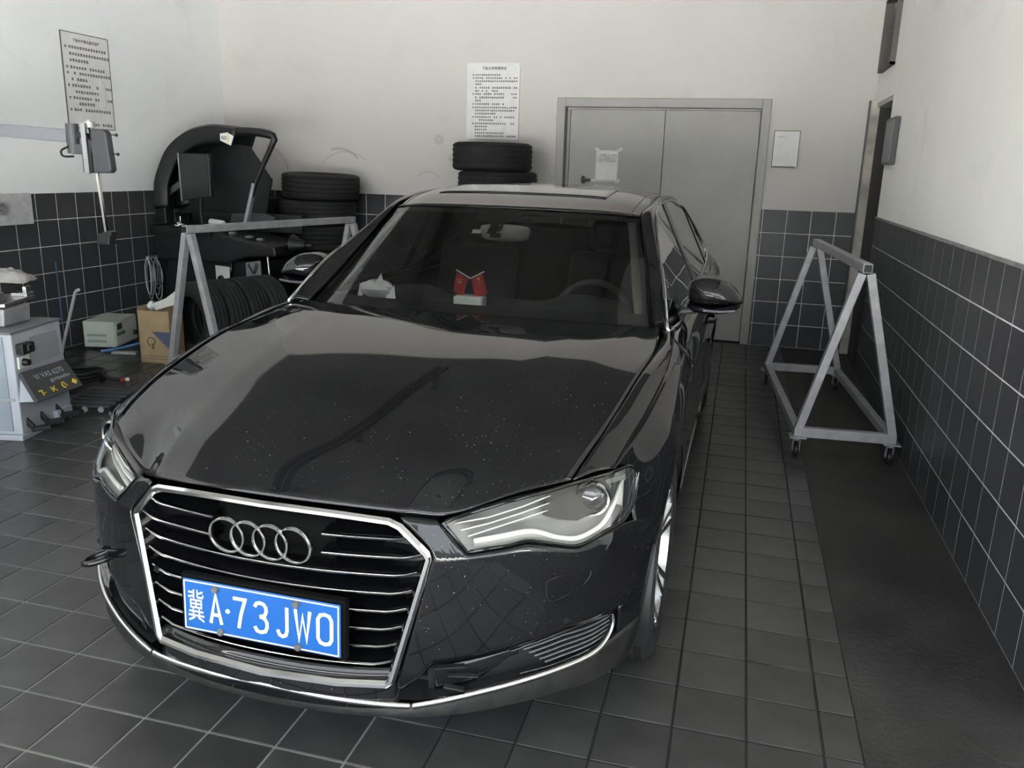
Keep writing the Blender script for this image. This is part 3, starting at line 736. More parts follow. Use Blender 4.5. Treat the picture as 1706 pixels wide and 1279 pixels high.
# windshield and greenhouse
WS = [[(0, 1.36, .972), (.3, 1.385, .970), (.55, 1.47, .962), (.752, 1.63, .950)],
      [(0, 1.60, 1.118), (.29, 1.625, 1.115), (.53, 1.70, 1.105), (.702, 1.84, 1.082)],
      [(0, 1.83, 1.250), (.275, 1.85, 1.247), (.49, 1.915, 1.236), (.654, 2.04, 1.214)],
      [(0, 2.05, 1.371), (.26, 2.07, 1.369), (.45, 2.13, 1.362), (.605, 2.245, 1.346)]]
gw = patch([sym(r) for r in WS], 24, 40)
wsh = MB().grid(gw).build('windshield', WSGLASS, car, smooth=80)
# black ceramic border on the inside of the glass
fr = MB(); o_ = Vector((0, .006, -.004))
def sub(i0, i1, j0, j1): return [[gw[i][j]+o_ for j in range(j0, j1+1)] for i in range(i0, i1+1)]
fr.grid(sub(0, 3, 0, 39)); fr.grid(sub(22, 23, 0, 39)); fr.grid(sub(2, 22, 0, 1)); fr.grid(sub(2, 22, 38, 39)); fr.grid(sub(20, 22, 17, 22)); fr.grid(sub(17, 20, 19, 20))
fr.build('windshield_border', BLKP, wsh, smooth=60)
RF = [[(0, 2.06, 1.377), (.26, 2.08, 1.375), (.45, 2.14, 1.369), (.603, 2.255, 1.353)],
      [(0, 2.4, 1.440), (.27, 2.41, 1.437), (.46, 2.44, 1.426), (.612, 2.5, 1.397)],
      [(0, 2.9, 1.474), (.27, 2.9, 1.470), (.46, 2.9, 1.457), (.606, 2.9, 1.424)],
      [(0, 3.4, 1.464), (.27, 3.4, 1.460), (.46, 3.4, 1.447), (.604, 3.4, 1.414)],
      [(0, 3.85, 1.42), (.27, 3.85, 1.415), (.46, 3.83, 1.402), (.59, 3.8, 1.372)]]
gr = patch([sym(r) for r in RF], 40, 40)
roof = MB().grid(gr).build('roof', PAINT, car, smooth=60, solid=.004)
su = [[gr[i][j]+Vector((0, 0, .004)) for j in range(8, 32)] for i in range(8, 17)]
MB().grid(su).build('sunroof_glass', BLKG, roof, smooth=60, solid=.003)
for jj in (2, 37): MB().tube([gr[i][jj]+Vector((0, 0, .001)) for i in range(0, 40)], .003, 5).build('roof_seam', BLKP, roof)
I_ = [(.754, 1.625, .955), (.704, 1.84, 1.086), (.657, 2.04, 1.221), (.608, 2.245, 1.354), (.616, 2.5, 1.397), (.611, 2.9, 1.423), (.608, 3.4, 1.413), (.593, 3.8, 1.372), (.62, 4.3, 1.17), (.66, 4.62, 1.04)]
O_ = [(.812, 1.57, .965), (.765, 1.80, 1.113), (.719, 2.01, 1.207), (.656, 2.361, 1.348), (.640, 2.60, 1.388), (.634, 2.95, 1.405), (.636, 3.4, 1.397), (.650, 3.75, 1.362), (.70, 4.15, 1.24), (.80, 4.47, 1.03)]
Md = [tuple((a[i]+b[i])/2+(.014, 0, .012)[i]*(1 if 0 < k else .5) for i in range(3)) for k, (a, b) in enumerate(zip(I_, O_))]
gp = patch([I_, Md, O_], 8, 60)
for s in (1, -1):
    MB().grid(gp if s > 0 else mx(gp)).build('roof_pillar', PAINT, car, smooth=70, solid=.004)
    up = [(.812, 1.572, .967), (.765, 1.80, 1.113), (.719, 2.01, 1.207), (.656, 2.361, 1.346), (.640, 2.60, 1.385), (.634, 2.95, 1.400), (.636, 3.4, 1.393), (.650, 3.75, 1.357), (.668, 3.98, 1.325), (.752, 4.40, 1.135), (.80, 4.47, 1.03)]
    lo_ = [(.818, 1.575, .958), (.838, 1.72, .960), (.840, 2.0, .963), (.84, 2.3, .966), (.84, 2.6, .970), (.84, 2.95, .973), (.838, 3.4, .978), (.835, 3.75, .984), (.832, 3.98, .988), (.826, 4.25, .995), (.812, 4.45, 1.02)]
    U2 = sp(up, 90); L2 = sp(lo_, 90)
    def win(j0, j1): return [[(U2[j].lerp(L2[j], t))*1.0 for j in range(j0, j1+1)] for t in np.linspace(0, 1, 10)]
    for nm, j0, j1 in (('front_window', 2, 43), ('rear_window', 45, 72), ('quarter_window', 74, 88)):
        gg = win(j0, j1); MB().grid(gg if s > 0 else mx(gg)).build(nm, SIDEGL, car, smooth=80)
    for j0, j1 in ((42, 46), (71, 75)):
        gg = [[p+Vector((.003, 0, 0)) for p in r] for r in win(j0, j1)]; MB().grid(gg if s > 0 else mx(gg)).build('window_post', BLKG, car, smooth=60, solid=.003)
    loop = [p+Vector((.004, 0, .002)) for p in U2]+[p+Vector((.005, 0, 0)) for p in reversed(L2)]
    MB().tube([(s*p.x, p.y, p.z) for p in loop], .0075, 6, closed=True).build('window_chrome', CHROME, car, smooth=60)
# rear: glass, boot lid, tail, bumper
RG = [[(0, 3.86, 1.417), (.27, 3.86, 1.412), (.46, 3.84, 1.399), (.585, 3.81, 1.368)], [(0, 4.2, 1.28), (.28, 4.2, 1.275), (.49, 4.18, 1.26), (.62, 4.12, 1.235)], [(0, 4.52, 1.10), (.30, 4.52, 1.095), (.53, 4.50, 1.08), (.68, 4.46, 1.06)]]
MB().grid(patch([sym(r) for r in RG], 14, 24)).build('rear_screen', SIDEGL, car, smooth=80)
BT = [[(0, 4.525, 1.095), (.3, 4.525, 1.09), (.55, 4.51, 1.075), (.74, 4.48, 1.04)], [(0, 4.75, 1.07), (.3, 4.75, 1.065), (.55, 4.73, 1.05), (.735, 4.70, 1.025)], [(0, 4.98, 1.06), (.3, 4.97, 1.055), (.5, 4.94, 1.04), (.70, 4.84, 1.02)]]
MB().grid(patch([sym(r) for r in BT], 10, 24)).build('boot_lid', PAINT, car, smooth=60, solid=.004)
def rear_y(x): return 5.03-.18*(abs(x)/.8)**2.4-.16*max(0, (abs(x)-.74)/.18)
for nm, z0, z1, m_ in (('boot_face', 1.055, .72, PAINT), ('rear_bumper', .715, .26, PAINT)):
    MB().grid([[Vector((x, rear_y(x)+.03*(1.06-z) - .05*max(0, (.4-z)/.2), z-.22*max(0, (z-.72)/.335)*max(0, (abs(x)-.55)/.33)**1.5)) for x in np.linspace(-.90, .90, 40)] for z in np.linspace(z0, z1, 10)]).build(nm, m_, car, smooth=60, solid=.004)
TAIL = mat('tail_lamp_red', (.25, .01, .01), .15, coat=1)
for s in (1, -1):
    MB().grid([[Vector((s*x, rear_y(x)+.03*(1.06-z)+.004, z)) for x in np.linspace(.45, .82, 14)] for z in np.linspace(.90, .80, 5)]).build('tail_lamp', TAIL, car, smooth=60, solid=.004)
# door mirrors: pillow cap, dark lower shell, stalk, glass
MO = [(.856, 1.075), (.864, 1.100), (.885, 1.120), (.925, 1.130), (.975, 1.127), (1.02, 1.110), (1.056, 1.082), (1.080, 1.050), (1.090, 1.028), (1.06, 1.022), (.98, 1.012), (.90, 1.010), (.862, 1.030)]
ML_ = [(1.084, 1.032), (1.078, 1.008), (1.055, .990), (1.02, .980), (.96, .975), (.90, .976), (.86, .985), (.86, 1.022), (.90, 1.012), (.98, 1.014), (1.06, 1.024)]
def pillow(out, c, s, y0, df, db, n=8):
    pts = arc_sp([(x, 0, z) for x, z in out+out[:1]], 49)[:-1]; R = []
    for i in range(n+1):
        a = PI/2*i/n; R.append([Vector((s*(c[0]+(p.x-c[0])*math.sin(a)), y0-df*math.cos(a), c[1]+(p.z-c[1])*math.sin(a))) for p in pts])
    R.append([Vector((s*(c[0]+(p.x-c[0])*.97), y0+db, c[1]+(p.z-c[1])*.97)) for p in pts])
    R.append([Vector((s*c[0], y0+db, c[1])) for p in pts])
    return R
for s in (1, -1):
    mir = MB().grid(pillow(MO, (.97, 1.06), s, 1.99, .095, .07), True).build('door_mirror', PAINT, car, smooth=60)
    MB().grid(pillow(ML_, (.96, 1.0), s, 1.99, .085, .065), True).build('mirror_shell', BLKG, mir, smooth=60)
    MB().bar((s*.80, 1.965, .978), (s*.90, 1.98, .988), .075, .024).build('mirror_stalk', BLKP, mir, bevel=.008)
    MB().grid([[Vector((s*.822, 1.60, .970)), Vector((s*.846, 1.80, .968)), Vector((s*.846, 2.0, .970))], [Vector((s*.806, 1.66, 1.015)), Vector((s*.806, 1.82, 1.05)), Vector((s*.815, 1.97, 1.04))]]).build('mirror_sail', BLKG, mir, solid=.004)
    MB().tube([(s*1.06, 1.905+.0, 1.004), (s*1.0, 1.897, .998), (s*.93, 1.902, .998)], .006, 6).build('turn_repeater', DGREY, mir, smooth=60)
    MB().prism([((x-.97)*.9, (z-1.06)*.9) for x, z in MO], (s*.97, 2.061, 1.06), (s, 0, 0), (0, 0, 1), .003).build('mirror_glass', CHROME, mir)
# wheels
def tyre_profile(R, w, rin):
    p = [(rin, -w*.40), (rin+.02, -w*.46), (R-.05, -w*.5), (R-.018, -w*.46), (R-.004, -w*.40)]
    for k in range(4):
        a = -w*.36+k*w*.18+w*.06
        p += [(R, a-w*.055), (R, a+w*.04), (R-.007, a+w*.045), (R-.007, a+w*.075)]
    p += [(R, w*.37), (R-.004, w*.40), (R-.018, w*.46), (R-.05, w*.5), (rin+.02, w*.46), (rin, w*.40)]
    return p
def make_wheel(s, x, y, steer):
    wl_ = MB().lathe(tyre_profile(WRAD, .235, .235), (0, 0, 0), (s, 0, 0), 64).build('wheel_tyre', RUB, car, smooth=30, loc=(s*x, y, WRAD))
    wl_.rotation_euler = (0, 0, steer)
    MB().lathe([(.238, .10), (.232, .113), (.222, .108), (.212, .085), (.205, -.10), (.238, -.11)], (0, 0, 0), (s, 0, 0), 56).build('rim', SATIN, wl_, smooth=35)
    MB().lathe([(0, .02), (.17, .02), (.17, -.0), (.0, -.0)], (0, 0, 0), (s, 0, 0), 40).build('brake_disc', STEEL, wl_, smooth=35)
    for k in range(5):
        for dd in (-.13, .13):
            t = 2*PI*k/5+.3; t0 = t+dd*.5; t1 = t+dd*1.15
            m_ = MB(); pts = [(s*.062, .05*math.cos(t0), .05*math.sin(t0)), (s*.078, .13*math.cos((t0+t1)/2), .13*math.sin((t0+t1)/2)), (s*.10, .222*math.cos(t1), .222*math.sin(t1))]
            for a, b in zip(pts, pts[1:]): m_.bar(a, b, .024, .03, up=(s, 0, 0))
            m_.build('spoke', SATIN, wl_, bevel=.004)
    MB().lathe([(0, .088), (.03, .086), (.05, .074), (.06, .05)], (0, 0, 0), (s, 0, 0), 28).build('hub_cap', SATIN, wl_, smooth=40)
    return wl_
for s in (1, -1):
    make_wheel(s, .802, AX1, -.015); make_wheel(s, .802, AX2, 0)
    for a in (AX1, AX2):
        pr = [Vector((s*.91, a+AR*1.0*math.cos(t), .33+AR*math.sin(t))) for t in np.linspace(-.35, PI+.35, 24)]
        MB().grid([pr, [Vector((p.x-s*.32, p.y, p.z)) for p in pr]]).build('wheel_arch_liner', BLKP, car, smooth=60)
# underside and cabin
ub = MB(); ub.box2((-.62, .30, .17), (.62, 4.75, .30)); ub.box2((-.40, .12, .28), (.40, .55, .68)); ub.box2((-.84, 1.34, .19), (.84, 3.5, .32)); ub.box2((-.56, .5, .3), (.56, 1.34, .78)); ub.build('underbody', BLKP, car)
CAB = mat('cabin_black', (.022, .022, .022), .8, var=.2)
cb = MB(); cb.box2((-.86, 1.33, .33), (-.80, 4.4, .93)); cb.box2((.80, 1.33, .33), (.86, 4.4, .93)); cb.box2((-.8, 4.3, .33), (.8, 4.36, 1.0)); cb.box2((-.8, 1.30, .33), (.8, 1.34, .93)); cb.build('cabin_liner', CAB, car)
HDL = mat('headliner_cloth', (.16, .155, .145), .9)
MB().grid([[p-Vector((0, 0, .035)) for p in r] for r in gr[1:39]]).build('headliner', HDL, car, smooth=60)
DS = [[(0, 1.36, .93), (.35, 1.385, .93), (.60, 1.48, .925), (.76, 1.62, .91)], [(0, 1.62, .965), (.35, 1.63, .965), (.60, 1.70, .955), (.79, 1.78, .935)], [(0, 1.92, .975), (.22, 1.92, .975), (.40, 1.94, 1.0), (.79, 1.96, .95)], [(0, 2.02, .95), (.22, 2.02, .95), (.40, 2.06, .985), (.79, 2.04, .93)], [(0, 2.05, .70), (.22, 2.05, .70), (.40, 2.07, .72), (.79, 2.06, .70)]]
dash = MB().grid(patch([sym(r) for r in DS], 24, 40)).build('dashboard', CAB, car, smooth=60)
# light pillar trims inside
for s in (1, -1):
    A = [Vector((s*x, y, z)) for x, y, z in ((.68, 1.66, .965), (.632, 1.87, 1.085), (.59, 2.07, 1.21), (.545, 2.25, 1.335))]
    B = [Vector((s*x, y, z)) for x, y, z in ((.75, 1.74, .95), (.71, 1.95, 1.07), (.665, 2.14, 1.20), (.60, 2.36, 1.34))]
    MB().grid([sp([tuple(v) for v in A], 12), sp([tuple(v) for v in B], 12)]).build('pillar_trim', mat('pillar_cloth', (.22, .215, .195), .8), car, smooth=60, solid=.01)
sw = MB(); c0 = Vector((.41, 2.17, .885)); e1 = Vector((1, 0, 0)); e2 = Vector((0, .38, .925))
sw.tube([c0+(e1*math.cos(t)+e2*math.sin(t))*.172 for t in np.linspace(0, 2*PI, 40, endpoint=False)], .015, 8, closed=True)
for t in (-.15, PI+.15, -PI/2): sw.bar(c0, c0+(e1*math.cos(t)+e2*math.sin(t))*.18, .05, .02)
sw.sphere(c0, (.07, .04, .06)); sw.build('steering_wheel', mat('steering_leather', (.035, .035, .035), .4, var=.2), car, smooth=50)
def seat(x, y):
    b = MB(); R = Matrix.Rotation(-.30, 3, 'X'); b.sphere((x, y, .52), (.26, .27, .12), 16, 8); b.box((x, y+.30, .82), (.46, .10, .62), R); b.build('front_seat', CAB, car, smooth=50, bevel=.04)
    MB().box((x, y+.45, 1.20), (.26, .09, .17), R).build('head_restraint', CAB, car, bevel=.03)
for s in (1, -1): seat(s*.38, 2.55)
MB().box2((-.70, 3.55, .45), (.70, 4.1, .60)).build('rear_bench', CAB, car, bevel=.04); MB().box((0, 4.12, .85), (1.4, .12, .62), Matrix.Rotation(-.35, 3, 'X')).build('rear_backrest', CAB, car, bevel=.04)
rv = MB(); pts = arc_sp([(x, 0, z) for x, z in ((-.115, .0), (-.105, .028), (0, .036), (.105, .028), (.115, 0), (.095, -.032), (0, -.038), (-.095, -.032), (-.115, 0))], 41)[:-1]
rv.grid([[Vector((.035+p.x*f, 1.985+d, 1.273+p.z*f)) for p in pts] for d, f in ((-.028, 0), (-.026, .7), (-.014, .96), (0, 1.0), (.012, .96), (.014, 0))], True)
rvo = rv.build('rear_view_mirror', BEIGE, car, smooth=60)
MB().tube([(.01, 1.967, 1.300), (.014, 1.972, 1.292), (.02, 1.978, 1.282)], [.026, .022, .016], 12).build('mirror_mount', BLKP, rvo, smooth=60)
MB().box((.0, 1.953, 1.262), (.05, .008, .02)).build('mirror_sensor', DGREY, rvo)
st_ = MB(); c_ = Vector((-.072, 1.905, 1.278)); st_.grid([[c_+Vector((a, b*.85, b*.53)) for a in (-.02, .02)] for b in (-.014, .014)]); st_.build('windscreen_sticker', PAPER, wsh, solid=.001)
# things lying on the dashboard
CARM = Matrix.Translation((-1.0617, 1.645, 0)) @ Matrix.Rotation(-.0069, 4, 'Z')
fl = tag(empty('flag_stand', CARM @ Vector((-.03, 1.70, .972)), -.0069), 'pair of small red flags on a white block on the dashboard', 'flag stand')
MB().box((0, 0, .027), (.13, .075, .052)).build('base', WHITEP, fl, bevel=.010, smooth=40)
MB().tube([(0, 0, .05), (0, 0, .128)], .0025, 6).build('pole', CHROME, fl)
for s in (1, -1):
    MB().tube([(0, 0, .125), (s*.062, -.004, .158)], .003, 6).build('flag_rod', WHITEP, fl)
    A = [(.008, .123), (.058, .150)]; dn = (.030*1, -.095)
    g_ = [[Vector((s*((A[0][0]+(A[1][0]-A[0][0])*u)+.020*v*1.0), -.003-.010*math.sin(v*2.2+u*2), (A[0][1]+(A[1][1]-A[0][1])*u)-.085*v)) for u in np.linspace(0, 1, 6)] for v in np.linspace(0, 1, 8)]
    f_ = MB().grid(g_).build('flag', RED, fl, smooth=60, solid=.001)
    if s > 0:
        stars = MB()
        for (u, v, r) in ((.62, .20, .008), (.80, .42, .003), (.62, .48, .003), (.72, .34, .003), (.86, .30, .003)):
            p = g_[int(v*7)][int(u*5)]; poly = [(r*(1 if k % 2 == 0 else .42)*math.sin(PI*k/5), r*(1 if k % 2 == 0 else .42)*math.cos(PI*k/5)) for k in range(10)]
            stars.prism(poly, (p.x, p.y-.003, p.z), (1, 0, 0), (0, 0, 1), .0008)
        stars.build('star_print', YEL, f_)
    else:
        em = MB(); p = g_[2][3]; c_ = Vector((p.x, p.y-.004, p.z))
        em.tube([c_+Vector((.010*math.cos(t), 0, .010*math.sin(t))) for t in np.linspace(-2.4, 1.0, 12)], .0015, 5); em.bar(c_+Vector((-.010, 0, .006)), c_+Vector((.008, 0, -.009)), .003, .001); em.bar(c_+Vector((-.012, 0, .001)), c_+Vector((-.004, 0, .010)), .004, .001)
        em.build('emblem_print', YEL, f_)
random.seed(3)
tis = MB(); P_ = []
for i in range(9):
    t = -PI/2+PI*i/8
    P_.append([Vector((.082*math.copysign(abs(math.cos(t)*math.cos(2*PI*k/16))**.7, math.cos(2*PI*k/16))*random.uniform(.82, 1.12), .04*math.cos(t)*math.sin(2*PI*k/16)*random.uniform(.8, 1.15), .036+.036*math.sin(t)*random.uniform(.8, 1.2))) for k in range(16)])
tis.grid(P_, True)
tis.add([(-.01, -.01, .055), (.045, -.015, .05), (.02, .0, .105), (.02, .02, .055)], [(0, 1, 2), (0, 2, 3), (1, 3, 2)])
tis.add([(-.085, -.02, .002), (-.06, -.03, .002), (-.075, -.015, .06), (-.06, .01, .03)], [(0, 1, 2), (0, 2, 3), (1, 3, 2)])
tis.add([(.05, -.03, .0), (.10, -.03, .0), (.088, -.015, .06), (.06, .01, .03)], [(0, 1, 2), (0, 2, 3), (1, 3, 2)])
t_ = tis.build('crumpled_tissue', PAPER, None, smooth=25); t_.location = CARM @ Vector((-.475, 1.735, .984)); tag(t_, 'crumpled white tissue paper lying on the dashboard', 'paper')
# ------------------------------------------------------------------ trestle stands on castors (local: +y along the length)
def trestle(loc, rz, label, hw_=.25, Ln=1.67, top=1.09):
    t = tag(empty('trestle_stand', loc, rz), label, 'stand', 'welded square-tube trestles')
    zb = .155; w = .042
    MB().bar((0, -.03, top), (0, Ln+.03, top), .05, .05).build('top_bar', STEEL, t, bevel=.003)
    for y in (-.031, Ln+.031): MB().box((0, y, top), (.040, .002, .040)).build('tube_mouth_shade', BLKP, t)  # dark plates painting the shaded hollow of the open tube ends
    for y in (0, Ln):
        for s in (1, -1):
            MB().bar((s*.022, y, top-.03), (s*hw_, y, zb+.015), .045, .045, up=(0, 1, 0)).build('leg', STEEL, t, bevel=.003)
        MB().bar((-hw_+.02, y, zb), (hw_-.02, y, zb), .045, .055).build('cross_rail', STEEL, t, bevel=.003)
    for s in (1, -1):
        MB().bar((s*hw_, -.02, zb-.003), (s*hw_, Ln+.02, zb-.003), .045, .045).build('side_rail', STEEL, t, bevel=.003)
        for y in (.0, Ln):
            c = MB().box((s*hw_, y, .127), (.09, .09, .006)).build('castor_plate', STEEL, t)
            k = MB(); k.cyl((s*hw_, y, .125), (s*hw_, y, .105), .018); k.bar((s*hw_-.018, y, .11), (s*hw_-.018, y+.015, .045), .004, .03, up=(0, 1, 0)); k.bar((s*hw_+.018, y, .11), (s*hw_+.018, y+.015, .045), .004, .03, up=(0, 1, 0)); k.build('fork', STEEL, c)
            MB().lathe([(.010, -.012), (.040, -.012), (.044, -.007), (.044, .007), (.040, .012), (.010, .012)], (s*hw_, y+.015, .045), (1, 0, 0), 24).build('castor_wheel', BLKP, c, smooth=40)
    return t
trestle((.672, 4.79, 0), .075, 'grey steel trestle stand on castors beside the right tiled wall')
trestle((-3.58, 4.90, 0), -.25, 'grey steel trestle stand in front of the row of tyres behind the car')

# ------------------------------------------------------------------ loose tyres
def tyre_mesh(R, w, name):
    return MB().lathe(tyre_profile(R, w, R-.115)+[(R-.10, w*.30), (R-.03, w*.26), (R-.03, -w*.26), (R-.10, -w*.30)], (0, 0, 0), (0, 0, 1), 56, closed=True).mesh(name, RUB, 30)
TA = tyre_mesh(.378, .238, 'tyre'); TB = tyre_mesh(.368, .252, 'tyre'); TC = tyre_mesh(.305, .192, 'tyre')
ordn = ['topmost', 'second', 'third', 'fourth', 'fifth', 'sixth', 'seventh']
def tyre(me, loc, rot, label, group):
    o = inst('tyre', me, loc, None, rot); tag(o, label, 'tyre', group); return o
def stack(me, x, y, n, w, where, group, jit, tilt_top=0):
    for i in range(n):
        k = n-1-i; dx, dy = jit[i % len(jit)] if i < n else (0, 0)
        lab = ('topmost tyre of the stack ' if i == 0 else '%s tyre from the top of the stack ' % ordn[i])+where
        tyre(me, (x+dx, y+dy, w/2+k*w+(.012 if i == 0 and tilt_top else 0)), (0, tilt_top if i == 0 else 0, random.uniform(0, 6)), lab, group)
random.seed(11)
stack(TA, -4.03, 7.625, 6, .2385, 'beside the wheel balancer', 'tyres stacked at the back wall by the balancer', [(.01, 0), (-.03, .0), (.01, -.01), (.0, .0), (.015, 0), (0, 0)], -.035)
stack(TB, -2.27, 7.635, 7, .2525, 'behind the car roof', 'tyres stacked under the back wall notice', [(.0, 0), (.055, 0), (.02, 0), (0, 0), (.03, 0), (0, 0), (0, 0)])
stack(TA, -4.87, 7.625, 5, .2385, 'in the far left corner', 'tyres stacked in the far left corner', [(0, 0), (.015, 0), (0, 0), (.01, 0), (0, 0)])
fr_ = math.radians(66); dv = Vector((math.cos(fr_), math.sin(fr_), 0))
wh = ['nearest tyre of the standing row, its open side facing out', 'second tyre of the standing row', 'third tyre of the standing row, grey and worn', 'farthest tyre of the standing row beside the far door mirror']
for i in range(4):
    p = Vector((-4.12, 5.70, .305))+dv*.197*i
    o = tyre(TC, p, (0, PI/2, fr_), wh[i], 'tyres standing in a row on the floor')
    o.rotation_euler = (Matrix.Rotation(fr_, 3, 'Z') @ Matrix.Rotation(PI/2, 3, 'Y')).to_euler()

# ------------------------------------------------------------------ wheel balancer
wbn = tag(empty('wheel_balancer', (-4.576, 6.812, -.0623)), 'black wheel balancing machine with raised hood and monitor in the left corner', 'wheel balancer')
ox, oy = -4.4, 6.55; wbn.scale = (1.04, 1.04, 1.04)
def L(x, z, Y): return Vector((x-ox, Y-oy, z))
body = MB(); body.box2((-4.80-ox, 6.24-oy, .06), (-3.88-ox, 6.72-oy, .72)); body.build('body', BLKM, wbn, bevel=.02)
up_ = MB().prism([(-.44, .70), (-.46, .98), (.10, .96), (.42, .90), (.70, .86), (.71, .78), (.42, .76), (.24, .70)], (0, 6.20-oy+.54, 0), (1, 0, 0), (0, 0, 1), .56).build('upper_body', BLKM, wbn, bevel=.015)
tray = MB(); tray.box2((-4.86-ox, 6.14-oy, .92), (-4.28-ox, 6.74-oy, .945)); tray.box2((-4.86-ox, 6.14-oy, .93), (-4.84-ox, 6.74-oy, 1.0)); tray.box2((-4.86-ox, 6.14-oy, .93), (-4.28-ox, 6.16-oy, .985)); tray.box2((-4.86-ox, 6.72-oy, .93), (-3.75-ox, 6.74-oy, 1.09)); tray.build('weight_tray', BLKM, wbn, bevel=.006)
MB().prism([(-.05, 0), (.42, .02), (.40, .11), (.30, .14), (-.02, .13)], L(-4.38, .96, 6.70), (1, 0, 0), (0, 0, 1), .05).build('tray_back', DGREY, wbn, bevel=.01)
# main shaft and cone
sh = MB(); sh.cyl(L(-3.75, .86, 6.45), L(-3.50, .86, 6.45), .02); sh.lathe([(.0, .1), (.03, .1), (.08, 0), (.09, -.02), (0, -.02)], L(-3.66, .86, 6.45), (1, 0, 0), 24); sh.build('shaft', BLKM, wbn, smooth=40)
# hood: curved rim band with a back plate
outer = [(-5.06, 1.10), (-5.055, 1.273), (-5.044, 1.347), (-4.994, 1.469), (-4.882, 1.647), (-4.692, 1.776), (-4.521, 1.825), (-4.373, 1.835), (-4.176, 1.808)]
oc = arc_sp([(x, 0, z) for x, z in outer], 36); cc = Vector((-4.42, 0, 1.22))
inn = [cc+(p-cc)*(1-.155/max((p-cc).length, .3)) for p in oc]
hd = MB(); Ya, Yb2 = 6.46-oy, 6.78-oy
def lift_(pts, Y): return [Vector((p.x-ox, Y, p.z)) for p in pts]
hd.grid([lift_(inn, Ya+.015), lift_([i.lerp(o, .12) for i, o in zip(inn, oc)], Ya), lift_([i.lerp(o, .9) for i, o in zip(inn, oc)], Ya), lift_(oc, Ya+.03), lift_(oc, Yb2), lift_(inn, Yb2)])
hood = hd.build('hood_rim', BLKM, wbn, smooth=40, solid=.006)
poly = [(p.x-ox, p.z) for p in inn]+[(-4.244-ox, 1.653), (-4.047-ox, 1.386), (-4.12-ox, 1.06), (-5.06-ox, 1.06)]
MB().prism(poly, (0, Yb2, 0), (1, 0, 0), (0, 0, 1), .02).build('hood_plate', mat('hood_inner_black', (.010, .010, .012), .6, var=.2), wbn)
tb = [L(-4.23, 1.775, 6.50), L(-4.10, 1.785, 6.50), L(-3.98, 1.778, 6.50), L(-3.90, 1.765, 6.50), L(-3.862, 1.752, 6.50), L(-3.848, 1.722, 6.50), L(-3.87, 1.68, 6.50), L(-3.95, 1.54, 6.50), L(-4.043, 1.378, 6.50), L(-4.09, 1.25, 6.50)]
MB().tube(tb, [.038, .036, .036, .035, .034, .030, .024, .022, .022, .022], 10).build('hood_frame', BLKM, wbn, smooth=60)
MB().bar(L(-4.055, 1.36, 6.50), L(-4.17, .98, 6.50), .05, .03).build('hood_arm', STEEL, wbn, bevel=.004)
MB().bar(L(-5.06, 1.16, 6.5), L(-4.72, 1.42, 6.6), .05, .05).build('hood_brace', BLKM, wbn)
MB().box2((-5.08-ox, 6.5-oy, .06), (-4.97-ox, 6.62-oy, 1.22)).build('hood_post', BLKM, wbn, bevel=.01)
lb = MB().prism([(-4.335-ox, 1.762), (-4.265-ox, 1.772), (-4.205-ox, 1.742), (-4.235-ox, 1.665), (-4.337-ox, 1.705)], (0, 6.455-oy, 0), (1, 0, 0), (0, 0, 1), .003).build('hood_label', PAPER, wbn)
m_ = text_mesh('NOI', 'label_print', INK, .05, .03, .02); inst('label_print', m_, L(-4.295, 1.728, 6.449), lb)
m_ = MB().bar(L(-4.25, 1.76, 6.450), L(-4.265, 1.69, 6.450), .01, .002, up=(0, 1, 0)).build('label_stripe', YEL, lb)
mon = MB().prism([(-4.626-ox, 1.592), (-4.328-ox, 1.591), (-4.326-ox, 1.245), (-4.622-ox, 1.195)], (0, 6.30-oy, 0), (1, 0, 0), (0, 0, 1), .04).build('monitor', BLKM, wbn, bevel=.006)
MB().prism([(-4.592-ox, 1.570), (-4.345-ox, 1.570), (-4.343-ox, 1.265), (-4.588-ox, 1.225)], (0, 6.259-oy, 0), (1, 0, 0), (0, 0, 1), .004).build('screen', mat('dark_screen', (.02, .021, .02), .12, coat=.3), mon)
MB().bar(L(-4.618, 1.592, 6.262), L(-4.612, 1.20, 6.262), .014, .014).build('monitor_edge', SATIN, mon)
MB().tube([L(-4.47, 1.25, 6.32), L(-4.49, 1.10, 6.34), L(-4.49, .94, 6.36)], .018, 8).build('monitor_stem', BLKM, wbn)
MB().prism([(-4.308-ox, .672), (-4.169-ox, .663), (-4.174-ox, .40), (-4.303-ox, .40)], (0, 6.239-oy, 0), (1, 0, 0), (0, 0, 1), .006).build('white_panel', WHITEP, wbn)
k = MB(); k.lathe([(0, -.03), (.022, -.03), (.026, 0)], L(-4.255, .565, 6.238), (0, 1, 0), 18); k.bar(L(-4.255, .565, 6.215), L(-4.245, .50, 6.215), .018, .012, up=(0, 1, 0)); k.build('panel_knob', BLKP, wbn, smooth=40)
k = MB(); k.tube([L(-4.13, .72, 6.235), L(-4.13, .70, 6.20), L(-4.14, .52, 6.20), L(-4.14, .50, 6.235)], .012, 8); k.build('pull_handle', BLKG, wbn, smooth=60)
vp = MB().prism([(-4.01-ox, .71), (-3.87-ox, .735), (-3.865-ox, .60), (-4.01-ox, .50)], (0, 6.239-oy, 0), (1, 0, 0), (0, 0, 1), .008).build('logo_panel', mat('grey_panel', (.20, .20, .20), .5), wbn)
lg = MB(); lg.bar(L(-3.985, .70, 6.228), L(-3.94, .62, 6.228), .016, .004, up=(0, 1, 0)); lg.bar(L(-3.94, .62, 6.228), L(-3.905, .715, 6.228), .012, .004, up=(0, 1, 0)); lg.bar(L(-3.925, .62, 6.228), L(-3.89, .70, 6.228), .012, .004, up=(0, 1, 0)); lg.build('logo_print', INK, vp)
